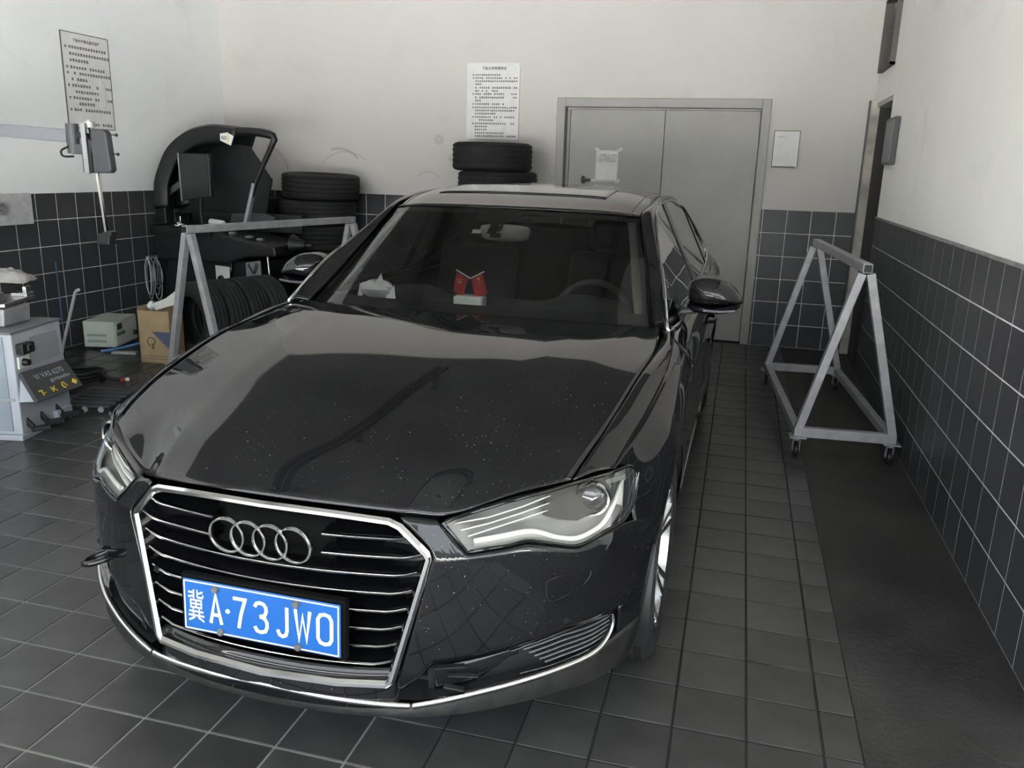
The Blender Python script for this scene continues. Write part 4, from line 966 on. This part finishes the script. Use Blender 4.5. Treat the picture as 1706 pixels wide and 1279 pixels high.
MB().tube([L(-3.80, .78, 6.23), L(-3.78, .60, 6.22)], .009, 8).build('gauge_arm', CHROME, wbn)
# things lying on the tray
d_ = MB(); d_.sphere((0, 0, 0), (.045, .045, .03), 16, 8, 0, 1); d_.cyl((0, 0, .028), (0, 0, .07), .003); d_.lathe([(.0, 0), (.07, .0), (.075, -.012), (.0, -.012)], (0, 0, 0), (0, 0, 1), 20)
o = d_.build('centring_cone', CHROME, None, smooth=40); o.location = (-4.88, 6.58, .972); tag(o, 'polished dome-shaped centring cone on the balancer tray', 'cone')
sc_ = empty('spray_can', (-4.62, 6.66, 1.0)); tag(sc_, 'white spray can with silver cap lying on the balancer tray', 'spray can')
MB().lathe([(0, 0), (.03, 0), (.032, .005), (.032, .16), (.022, .175), (.0, .175)], (0, 0, 0), (.88, -.25, -.06), 20).build('can_body', WHITEP, sc_, smooth=40)
MB().lathe([(.024, 0), (.02, -.03), (.008, -.045), (0, -.045)], (0, 0, 0), (.88, -.25, -.06), 16).build('can_cap', CHROME, sc_, smooth=40)
for i, (x, y) in enumerate(((-4.33, 6.55), (-4.18, 6.57), (-4.08, 6.59))):
    w_ = MB().prism([(-.03, 0), (.03, 0), (.028, .018), (0, .021), (-.026, .016)], (0, .02, 0), (1, 0, 0), (0, 0, 1), .04).build('wheel_weight', SATIN); w_.location = (x, y, [.914, .886, .868][i]); tag(w_, ['left silver wheel weight on the balancer ledge beside the trestle bar', 'middle silver wheel weight on the balancer ledge', 'right silver wheel weight at the end of the balancer ledge'][i], 'wheel weight', 'wheel weights on the balancer')

# ------------------------------------------------------------------ tyre changer (local: x along the pedal side, y into the body)
tcx = tag(empty('tyre_changer', (-3.76, 3.563, 0), math.atan2(.978, -.207)), 'light grey tyre changer with pedals and dark sign plate at the left edge', 'tyre changer')
WIDE = .46
cab = MB().prism([(0, .03), (WIDE+.02, .03), (WIDE-.01, .60), (.0, .60)], (0, 0, 0), (1, 0, 0), (0, 0, 1), -.75).build('cabinet', LGREY, tcx, bevel=.006)
SIDEB = mat('blue_grey_panel', (.27, .31, .35), .5, var=.08)
MB().box2((-.006, .05, .05), (-.001, .72, .585)).build('side_panel', SIDEB, tcx)
MB().box2((-.008, .02, .225), (-.001, .74, .24)).build('side_seam', STEEL, tcx)
MB().box2((-.02, -.01, .0), (WIDE+.03, .78, .03)).build('base_plate', LGREY, tcx, bevel=.004)
MB().box2((-.01, -.005, .60), (WIDE, .76, .612)).build('top_plate', mat('top_grey', (.16, .165, .17), .5), tcx)
MB().prism([(.135, .56), (.398, .549), (.405, .40), (.141, .404)], (0, -.004, 0), (1, 0, 0), (0, 0, 1), .006).build('display_panel', mat('pale_grey_window', (.34, .34, .36), .35), tcx)
k = MB(); k.box((.078, -.02, .512), (.11, .045, .06)); k.box((.078, -.045, .515), (.04, .02, .04)); k.build('main_switch', BLKP, tcx, bevel=.008)
k = MB(); k.box((.072, -.006, .435), (.10, .012, .07)); kb = k.build('socket_plate', WHITEP, tcx, bevel=.004)
MB().lathe([(0, -.03), (.018, -.03), (.022, 0)], (.065, -.012, .434), (0, 1, 0), 16).build('socket', BLKP, tcx, smooth=40)
# sloping sign plate
A0, A1, B1, B0 = Vector((.025, -.012, .384)), (Vector((.44, -.012, .366))), Vector((.345+.06, -.13, .222)), Vector((-.03, -.13, .238))
pm_ = MB(); o3 = Vector((0, .02, -.012)); V = [A0, A1, B1, B0]; pm_.add(V+[v+o3 for v in V], [(3, 2, 1, 0), (4, 5, 6, 7), (0, 1, 5, 4), (1, 2, 6, 5), (2, 3, 7, 6), (3, 0, 4, 7)])
sg = pm_.build('sign_plate', DGREY, tcx)
cover = MB(); cover.add([A0, B0, (0, 0, .22), A1, B1, (WIDE, 0, .21)], [(0, 1, 2), (3, 5, 4), (1, 4, 5, 2)]); cover.build('sign_bracket', LGREY, tcx)
def on_sign(u, v): return (A0.lerp(A1, u)).lerp(B0.lerp(B1, u), v)
ex = (A1-A0).normalized(); ez = ((A0-B0)-ex*(A0-B0).dot(ex)).normalized(); en = ex.cross(ez)
RM = Matrix((ex, -en, ez)).transposed()
GPR = mat('grey_print', (.48, .49, .50), .6)
def sign_text(body, u, v, w_, h_, m__, bo=0):
    me = text_mesh(body, 'sign_lettering', m__, w_, h_, bo); o = inst('sign_lettering', me, on_sign(u, v)+en*.003*(1 if en.y < 0 else -1), sg); o.rotation_euler = RM.to_euler(); return o
if en.y > 0: RM = Matrix((ex, en, ez)).transposed()
sign_text('V/ VAS 6270', .50, .28, .27, .034, GPR, .01)
sign_text('gotzeslin', .66, .52, .19, .030, GPR, .015)
ic = MB(); on = en*(-.004 if en.y > 0 else .004)
def ip(u, v): return on_sign(u, v)+on
for u in (.16, .40, .64, .88):
    c = ip(u, .80)
    if u == .16:
        ic.bar(c-ex*.022+ez*.014, c+ex*.012+ez*.014, .008, .002, up=en); ic.bar(c+ex*.004+ez*.014, c-ex*.006-ez*.018, .008, .002, up=en); ic.bar(c+ex*.010-ez*.004, c+ex*.026-ez*.004, .007, .002, up=en)
    elif u == .40:
        ic.bar(c-ex*.02-ez*.016, c+ex*.02+ez*.016, .007, .002, up=en); ic.bar(c-ex*.02+ez*.016, c+ex*.02-ez*.016, .007, .002, up=en); ic.bar(c-ex*.024, c-ex*.01, .007, .002, up=en)
    elif u == .64:
        ic.tube([c+(ex*math.cos(t)+ez*math.sin(t))*.018 for t in np.linspace(.8, 4.6, 12)], .0035, 5); ic.bar(c+ex*.008+ez*.008, c+ex*.022-ez*.012, .008, .002, up=en)
    else:
        ic.tube([c+(ex*math.cos(t)+ez*math.sin(t))*.010 for t in np.linspace(0, 2*PI, 12, endpoint=False)], .007, 6, closed=True); ic.bar(c-ex*.024, c+ex*.024, .008, .002, up=en); ic.bar(c-ez*.018, c+ez*.018, .008, .002, up=en)
ic.build('icon_print', YEL, sg)
for k, u in enumerate((.07, .20, .35)):
    p_ = MB(); p_.bar((u-.02, .02, .115), (u-.02, -.03, .06), .02, .03); p_.box((u-.01, -.085, .06), (.055, .12, .024), Matrix.Rotation(-.2, 3, 'X')); p_.build('pedal', BLKP, tcx, bevel=.004)
MB().box2((.29, -.03, .03), (.44, -.0, .085)).build('pedal_guard', LGREY, tcx, bevel=.004)
# turntable, jaws
tt = MB(); tt.lathe([(0, .10), (.12, .10), (.15, .06), (.15, 0), (0, 0)], (.30, .34, .612), (0, 0, 1), 32); tt.build('turntable_hub', STEEL, tcx, smooth=40)
MB().box((.27, .30, .735), (.36, .36, .022), Matrix.Rotation(.15, 3, 'Z')).build('turntable', SATIN, tcx, bevel=.004)
for k, (x, y, a) in enumerate(((.13, .16, .15), (.41, .18, .15), (.42, .46, .15), (.14, .45, .15))):
    j = MB(); j.box((x, y, .757), (.09, .09, .022), Matrix.Rotation(a, 3, 'Z')); j.box((x, y-.03, .785), (.07, .02, .04), Matrix.Rotation(a, 3, 'Z')); j.build('clamp_jaw', SATIN, tcx, bevel=.003)
MB().box((.24, .13, .665), (.24, .04, .10), Matrix.Rotation(.1, 3, 'X')).build('jaw_cylinder', STEEL, tcx, bevel=.01)
# column, swing arm, head, post (the column stands outside the frame)
def TL(x, y, z):
    d = Vector((x+3.76, y-3.563, 0)); return Vector((d.dot(Vector((-.207, .978, 0))), d.dot(Vector((-.978, -.207, 0))), z))
MB().bar(TL(-4.50, 3.86, .6), TL(-4.50, 3.86, 1.80), .16, .16).build('column', LGREY, tcx, bevel=.01)
MB().bar(TL(-4.55, 3.86, 1.70), TL(-3.645, 4.0, 1.655), .06, .068).build('swing_arm', mat('arm_grey', (.16, .165, .18), .45), tcx, bevel=.004)
MB().cyl(TL(-3.62, 4.0, 1.56), TL(-3.62, 4.0, 1.72), .034).build('arm_pivot', DGREY, tcx, smooth=40)
MB().bar(TL(-3.62, 4.0, 1.585), TL(-3.50, 4.0, 1.585), .05, .055).build('pivot_link', DGREY, tcx, bevel=.004)
MB().bar(TL(-3.62, 4.0, 1.665), TL(-3.52, 4.0, 1.655), .03, .03).build('pivot_bolt', BLKP, tcx)
MB().tube(arc_sp([TL(-3.62, 3.97, 1.60), TL(-3.67, 3.96, 1.575), TL(-3.66, 3.96, 1.545), TL(-3.60, 3.97, 1.545)], 16), .006, 6).build('hose_loop', BLKP, tcx, smooth=60)
MB().box(TL(-3.50, 4.0, 1.55), (.14, .05, .18), None).build('head_block', DGREY, tcx, bevel=.008)
hb = MB().prism([(-3.445, 1.462), (-3.442, 1.695), (-3.362, 1.688), (-3.345, 1.675), (-3.328, 1.480), (-3.345, 1.462)], TL(0, 3.93, 0), TL(1, 3.93, 0)-TL(0, 3.93, 0), (0, 0, 1), -.05).build('head_cover', mat('cover_grey', (.045, .047, .052), .45), tcx, bevel=.008)
MB().bar(TL(-3.472, 3.92, 1.455), TL(-3.475, 3.92, 1.72), .012, .03).build('head_edge', SATIN, tcx)
for z in (1.665, 1.565):
    k = MB(); k.cyl(TL(-3.345, 3.96, z), TL(-3.305, 3.96, z-.002), .003); k.sphere(TL(-3.30, 3.96, z-.002), .009, 10, 6); k.build('lever_knob', BLKP, tcx, smooth=50)
MB().tube([TL(-3.472, 3.965, 1.74), TL(-3.45, 3.965, 1.46), TL(-3.425, 3.965, 1.13)], .012, 6).build('hex_post', CHROME, tcx)
k = MB(); k.cyl(TL(-3.472, 3.965, 1.70), TL(-3.472, 3.965, 1.73), .028); k.build('post_collar', STEEL, tcx)
mh = MB(); mh.prism([(-3.465, 1.072), (-3.452, 1.128), (-3.425, 1.135), (-3.395, 1.148), (-3.355, 1.148), (-3.36, 1.125), (-3.372, 1.118), (-3.378, 1.072)], TL(0, 3.92, 0), TL(1, 3.92, 0)-TL(0, 3.92, 0), (0, 0, 1), -.06); mh.build('mount_head', BLKP, tcx, bevel=.006)
# rags on the turntable
random.seed(5)
RAG = mat('grey_rag', (.30, .29, .27), .9, var=.35, scale=9, bump=.3)
def rag(loc, sx, sy, h, label, rz=0):
    N1, N2 = 14, 12
    g_ = [[Vector(((j/N1-.5)*sx*(1+.12*random.uniform(-1, 1)), (i/N2-.5)*sy*(1+.12*random.uniform(-1, 1)), h*(.35+.65*random.random())*math.sin(PI*i/N2)**.5*math.sin(PI*j/N1)**.4+.004)) for j in range(N1+1)] for i in range(N2+1)]
    o = MB().grid(g_).build('rag', RAG, None, smooth=60, solid=.003); o.location = loc; o.rotation_euler = (0, 0, rz); m = o.modifiers.new('soft', 'SUBSURF'); m.levels = m.render_levels = 1
    return tag(o, label, 'rag', 'grey rags on the tyre changer')
tcx_m = Matrix.Translation((-3.76, 3.563, 0)) @ Matrix.Rotation(math.atan2(.978, -.207), 4, 'Z')
def TW(x, y, z): return tcx_m @ Vector((x, y, z))
rag(TW(.50, .34, .812), .30, .22, .11, 'crumpled grey rag hanging over the right corner of the turntable', .4)
rag(TW(.17, .40, .812), .26, .22, .09, 'crumpled grey rag at the left edge of the turntable', 1.0)
# hand-hose with bent chrome lance, hooked beside the changer
ln = tag(empty('lever_bar', (-4.40, 4.70, 0)), 'bent chrome lever bar leaning behind the tyre changer', 'lever')
ln.location = (-4.86, 5.02, 0)
MB().tube(arc_sp([(.0, .0, .012), (.03, .0, .14), (.13, .0, .40), (.195, .0, .57), (.21, .0, .59), (.235, .0, .60)], 26), .011, 8).build('bar', mat('bright_steel', (.75, .75, .74), .3, .4), ln, smooth=60)
MB().lathe([(.013, 0), (.018, .01), (.018, .05), (.013, .06)], (.012, .0, .05), (.25, .0, 1), 12).build('grip', BLKP, ln, smooth=40)
# coiled black hose with a red and white end
hs = tag(empty('hose_coil', (-4.45, 4.72, 0)), 'coiled black rubber air hose with a red and white end on the floor', 'hose')
path = [(.15*math.cos(t)*(1+.05*math.sin(3*t))-.0, .13*math.sin(t), .015+.010*t/2.6+.006*math.sin(2*t)) for t in np.linspace(0, 6*PI, 120)]
path = [(x+.05, y, z) for x, y, z in path]+[(.24, .04, .03), (.28, .06, .02), (.30, .08, .016)]
MB().tube(path, .013, 8).build('hose', BLKP, hs, smooth=60)
MB().tube([(.30, .08, .016), (.33, .10, .016)], .013, 8).build('red_ferrule', RED, hs)
MB().tube([(.33, .10, .016), (.35, .113, .016)], .014, 8).build('white_tip', WHITEP, hs)
jk = tag(empty('inflator_gun', (-4.52, 4.52, 0)), 'black inflator handle standing between the tyre changer and the hose coil', 'inflator')
k = MB(); k.box((0, 0, .05), (.16, .12, .10)); k.box((.02, .0, .12), (.10, .09, .06)); k.build('housing', BLKP, jk, bevel=.015)
MB().tube(arc_sp([(-.02, 0, .12), (-.01, .02, .24), (.05, .04, .30), (.09, .05, .26)], 20), .014, 8).build('handle', BLKG, jk, smooth=60)
MB().tube(arc_sp([(.05, -.02, .13), (.12, -.02, .20), (.19, .02, .12), (.20, .05, .02)], 20), .010, 8).build('lead', BLKP, jk, smooth=60)
# low black slatted rack
rk = tag(empty('floor_rack', (-3.88, 4.30, 0), .30), 'low black slatted metal rack on the floor between changer and car', 'rack')
for s in (-.14, .14): MB().bar((s, -.21, .03), (s, .21, .03), .022, .022).build('rail', BLKM, rk)
for k in range(6): MB().bar((-.15, -.2+.08*k, .046), (.15, -.2+.08*k, .046), .03, .010).build('slat', DGREY, rk)
for k, x in enumerate((-.10, .0, .10)): MB().lathe([(0, -.005), (.018, -.005), (.018, .006)], (x, -.225, .03), (0, 1, 0), 12).build('end_cap', STEEL, rk)
for s in (-.14, .14):
    for y in (-.2, .2): MB().box((s, y, .010), (.02, .02, .02)).build('foot', BLKM, rk)
# small white-green appliance box
gb_ = tag(empty('charger_box', (-5.06, 5.80, 0), .25), 'pale green metal charger unit on the floor by the left wall', 'charger')
GRN = mat('pale_green_enamel', (.52, .58, .50), .35, var=.05)
MB().box((0, 0, .128), (.26, .40, .215)).build('case', GRN, gb_, bevel=.006)
MB().box((.132, 0, .128), (.004, .37, .19)).build('front_plate', WHITEP, gb_)
k = MB(); k.box((.135, -.12, .185), (.004, .08, .05)); k.build('label', DGREY, gb_)
k = MB(); k.box((.135, -.10, .125), (.004, .14, .03)); k.build('green_print', mat('green_print', (.08, .28, .12), .6), gb_)
MB().lathe([(0, .02), (.02, .02), (.022, 0)], (.134, .13, .09), (1, 0, 0), 14).build('dial', BLKP, gb_, smooth=40)
k = MB()
for z in (.12, .07): k.box((-.02, -.2015, z), (.16, .003, .02))
k.build('side_vents', mat('vent_grey', (.30, .34, .31), .6), gb_)
k = MB()
for x in (-.1, .1):
    for y in (-.16, .16): k.cyl((x, y, 0), (x, y, .022), .015)
k.build('feet', BLKP, gb_)
bl = MB().tube(arc_sp([(-4.93, 5.52, .012), (-4.86, 5.58, .02), (-4.80, 5.72, .03), (-4.70, 5.84, .06), (-4.62, 5.92, .09)], 30), .011, 8).build('blue_hose', mat('blue_hose_rubber', (.10, .26, .55), .4), None, smooth=60); tag(bl, 'short blue hose lying between the pale green unit and the cardboard box', 'hose')
wb_ = MB().box((0, 0, .012), (.20, .05, .022)).build('wood_batten', mat('grey_batten', (.35, .37, .33), .7, var=.1), None, bevel=.003); wb_.location = (-4.72, 5.54, 0); wb_.rotation_euler = (0, 0, .25); tag(wb_, 'short grey batten on the floor in front of the pale green unit', 'batten')
# cardboard carton with rubbish
cb_ = tag(empty('cardboard_box', (-4.30, 5.47, 0), .12), 'open cardboard carton with a round logo next to the left trestle leg', 'carton')
MB().box2((-.13, -.10, 0), (.13, .10, .008)).build('bottom', CARDB, cb_)
for a, b in (((-.13, -.10, 0), (.13, -.094, .41)), ((-.13, .094, 0), (.13, .10, .43)), ((-.13, -.10, 0), (-.124, .10, .43)), ((.124, -.10, 0), (.13, .10, .43))): MB().box2(a, b).build('side', CARDB, cb_)
pr_ = MB(); cq = Vector((-.03, -.1015, .17))
pr_.tube([cq+Vector((.032*math.cos(t), 0, .032*math.sin(t))) for t in np.linspace(-1.2, 4.6, 24)], .003, 5); pr_.bar(cq+Vector((.008, 0, -.012)), cq+Vector((.012, 0, -.055)), .006, .002, up=(0, 1, 0)); pr_.bar(cq+Vector((-.002, 0, -.05)), cq+Vector((.022, 0, -.05)), .005, .002, up=(0, 1, 0))
pr_.build('logo_print', INK, cb_)
MB().prism([(-.13, .25), (-.02, .25), (.13, .10), (.13, .25)], (0, -.1005, 0), (1, 0, 0), (0, 0, 1), .0012).build('blue_print', mat('blue_grey_print', (.10, .13, .20), .8, var=.1), cb_)
k = MB()
for z in (.055, .035): k.box((0, -.101, z), (.20, .001, .006))
k.build('line_print', mat('brown_print', (.22, .16, .09), .8), cb_)
random.seed(9)
CLR = mat('clear_plastic_film', (.62, .62, .60), .25, var=.2, scale=14, spec=.7)
def wad(name, loc, r, label, m_):
    P_ = []
    for i in range(9):
        t = -PI/2+PI*i/8; P_.append([Vector((r[0]*math.cos(t)*math.cos(2*PI*k/12)*random.uniform(.75, 1.2), r[1]*math.cos(t)*math.sin(2*PI*k/12)*random.uniform(.75, 1.2), r[2]*math.sin(t)*random.uniform(.85, 1.15))) for k in range(12)])
    o = MB().grid(P_, True).build(name, m_, None, smooth=30); o.location = loc; return tag(o, label, 'packaging')
wad('plastic_wrap', (-4.37, 5.47, .43), (.035, .045, .04), 'wad of clear plastic film in the cardboard carton', CLR)
o = MB().prism([(-.10, 0), (.05, .05), (.10, .12), (.08, .16), (-.02, .09), (-.12, .05)], (0, 0, 0), (1, .2, 0), (0, -.2, 1), .05).build('foam_offcut', WHITEP, None, bevel=.006); o.location = (-4.22, 5.50, .41); tag(o, 'white foam offcut sticking out of the cardboard carton', 'packaging')
# cable hank on the balancer's side
ch_ = tag(empty('cable_hank', (-5.22, 6.60, .0)), 'tangled hank of grey cables hanging on the side of the balancer', 'cable')
CBL = mat('grey_cable', (.20, .21, .22), .5, var=.2); CBW = mat('white_cable', (.55, .56, .56), .5)
for i in range(9):
    a = random.uniform(.03, .09); z0 = random.uniform(.60, .68); ln_ = random.uniform(.26, .40); x0 = random.uniform(-.05, .06); y0 = random.uniform(-.04, .04)
    pts = arc_sp([(x0, y0, z0), (x0+a, y0-.02, z0-.10), (x0+a*.9, y0-.02, z0-ln_*.8), (x0, y0, z0-ln_), (x0-a*.8, y0+.01, z0-ln_*.8), (x0-a*.7, y0, z0-.1), (x0, y0, z0)], 26)[:-1]
    MB().tube(pts, .005, 6, closed=True).build('cable', CBW if i % 4 == 0 else (CBL if i % 2 else BLKP), ch_, smooth=60)
MB().cyl((0, .06, .66), (0, -.06, .66), .012).build('hook', STEEL, ch_)
# thin blue rod on the left wall
o = MB().tube([(-5.24, 5.48, .02), (-5.31, 5.545, .71)], .005, 8).build('thin_rod', mat('blue_rod', (.06, .11, .22), .5), None); tag(o, 'thin blue rod leaning upright against the left wall tiles', 'rod')

# ------------------------------------------------------------------ on the walls
def lines(w_, h_, rows, m_seed, indent=.10):
    """rows of tiny print: [(x0,x1,z)] fractions"""
    random.seed(m_seed); b = MB()
    for (x0, x1, z, ch) in rows:
        x = x0*w_
        while x < x1*w_:
            if random.random() > .10:
                hh = ch*random.uniform(.75, 1); 
                b.box((x-w_/2+ch*.42, 0, (.5-z)*h_), (ch*.8, .0008, hh*.2)); b.box((x-w_/2+ch*.42, 0, (.5-z)*h_+hh*.3), (ch*.75*random.uniform(.6, 1), .0008, hh*.2)); b.box((x-w_/2+ch*.42, 0, (.5-z)*h_-hh*.3), (ch*.8*random.uniform(.6, 1), .0008, hh*.2))
                b.box((x-w_/2+ch*(.3+.25*random.random()), 0, (.5-z)*h_), (ch*.13, .0008, hh*.8))
            x += ch
    return b
PFR = mat('thin_dark_edge', (.10, .10, .10), .5)
def notice(name, loc, rz, w_, h_, title, tw, rows, label, face, dark_edge, tz=.065, bulges=()):
    r = tag(empty(name, loc, rz), label, 'notice')
    MB().box((0, -.005, 0), (w_, .008, h_)).build('board', face, r, bevel=.002)
    if dark_edge:
        b = MB()
        for x in (-w_/2, w_/2): b.box((x, -.006, 0), (.006, .011, h_))
        for z in (-h_/2, h_/2): b.box((0, -.006, z), (w_, .011, .006))
        b.build('edge', PFR, r)
    me = text_mesh(title, 'title_print', INK, tw*w_, None, .015); inst('title_print', me, (.02*w_, -.0105, (.5-tz)*h_), r)
    o = lines(w_, h_, rows, len(rows)).build('text_print', mat('soft_ink', (.06, .06, .065), .8), r); o.location = (0, -.0098, 0); tag(o, kind='stuff')
    for (u, v, a, c) in bulges:
        MB().sphere(((u-.5)*w_, -.009, (.5-v)*h_), (a, .004, c), 14, 8).build('film_bubble', face, r, smooth=80)
    return r
ra = [(.16, .62, .155, .021), (.16, .93, .195, .021), (.16, .95, .235, .021), (.16, .28, .275, .021), (.16, .94, .32, .021), (.16, .62, .36, .021), (.16, .94, .40, .021), (.16, .94, .445, .021), (.16, .27, .485, .021), (.16, .80, .53, .021), (.16, .95, .575, .021), (.16, .94, .615, .021), (.16, .56, .655, .021), (.16, .92, .70, .021), (.16, .50, .74, .021), (.16, .93, .785, .021), (.16, .38, .825, .021), (.16, .40, .865, .021), (.16, .70, .91, .021), (.16, .94, .95, .021)]
ra += [(.11, .13, z, .02) for z in (.155, .195, .32, .40, .53, .575, .70, .785)]
notice('wall_notice', (-2.392, YB+.002, 2.155), 0, .522, .70, '轮胎仓库管理规定', .46, ra, 'white printed notice board on the back wall above the tyre stack', PAPER, False, .07, ((.83, .09, .05, .05), (.80, .48, .05, .07), (.73, .83, .012, .03)))
rb = [(.14, .92, .15, .030), (.14, .96, .22, .030), (.14, .50, .285, .030), (.14, .86, .36, .030), (.14, .96, .42, .030), (.14, .45, .485, .030), (.14, .96, .55, .030), (.14, .66, .615, .030), (.14, .96, .68, .030), (.14, .58, .74, .030), (.14, .94, .805, .030), (.55, .92, .955, .030)]
rb += [(.055, .09, z, .03) for z in (.15, .36, .42, .55, .68, .805)]
notice('wall_notice', (XL-.012, 6.118, 2.135), PI/2, .522, .735, '轮胎动平衡机操作规程', .56, rb, 'white notice board with thin dark edge on the left wall behind the machine arm', PAPER, True, .075, ((.78, .63, .05, .13),))
# paper taped on the door leaf
pa = tag(empty('taped_sheet', (-1.272, YB+.040, 1.588)), 'white sheet of paper taped to the left door leaf', 'paper')
MB().grid([[Vector((x, .002*math.sin(18*x), z)) for x in np.linspace(-.107, .107, 14)] for z in np.linspace(-.148, .148, 8)]).build('sheet', PAPER, pa, smooth=60, solid=.001)
random.seed(21)
o = lines(.214, .296, [(.12, .88, .14+.05*k, .016) for k in range(5)], 4).build('text_print', mat('pale_ink', (.32, .32, .33), .8), pa); o.location = (0, -.004, 0); tag(o, kind='stuff')
TAPE = mat('clear_tape', (.55, .55, .53), .3)
for x, z in ((-.09, .15), (.12, .155), (.11, -.13), (-.115, -.13)):
    MB().box((x, -.003, z), (.05, .001, .028), Matrix.Rotation(random.uniform(-.8, .8), 3, 'Y')).build('tape', TAPE, pa)
# white framed sheet holder right of the door
nb = tag(empty('sheet_holder', (.325, YB+.008, 1.782)), 'white framed sheet holder on the back wall right of the door', 'holder')
MB().box((0, -.012, 0), (.222, .022, .306)).build('case', WHITEP, nb, bevel=.003)
MB().box((0, -.024, -.002), (.196, .002, .276)).build('sheet', PAPER, nb)
b = MB()
for x in (-.108, .108): b.box((x, -.016, 0), (.006, .02, .31))
b.box((0, -.016, .152), (.222, .02, .006)); b.box((-.01, -.018, -.155), (.20, .026, .010)); b.build('edge', PFR, nb)
MB().box((-.05, -.0255, .10), (.06, .001, .006)).build('print', mat('pale_print', (.40, .40, .40), .8), nb)
# grey panel on the right wall beside the doorway
gp_ = tag(empty('wall_panel', (XR+.008, 6.76, 1.815)), 'slim grey panel on the right wall beside the doorway', 'panel')
MB().box((-.018, 0, 0), (.036, .38, .325)).build('case', DGREY, gp_, bevel=.004)
MB().box((-.037, 0, 0), (.004, .34, .29)).build('face', mat('mid_grey_face', (.20, .20, .20), .5), gp_)
# steel box cover on the left wall
sp_ = tag(empty('steel_cover', (XL+.001, 5.04, 1.142)), 'brushed steel cover plate with round fitting on the left tiled wall', 'cover plate')
MB().box((.012, 0, 0), (.024, .65, .232)).build('plate', mat('brushed_steel', (.60, .60, .61), .4, .25, var=.15, scale=20), sp_, bevel=.003)
k = MB(); k.lathe([(.045, 0), (.045, .02), (.036, .024), (.034, .012), (.022, .012), (.02, .03), (0, .03)], (.024, .03, .01), (1, 0, 0), 24); k.build('fitting', STEEL, sp_, smooth=40)
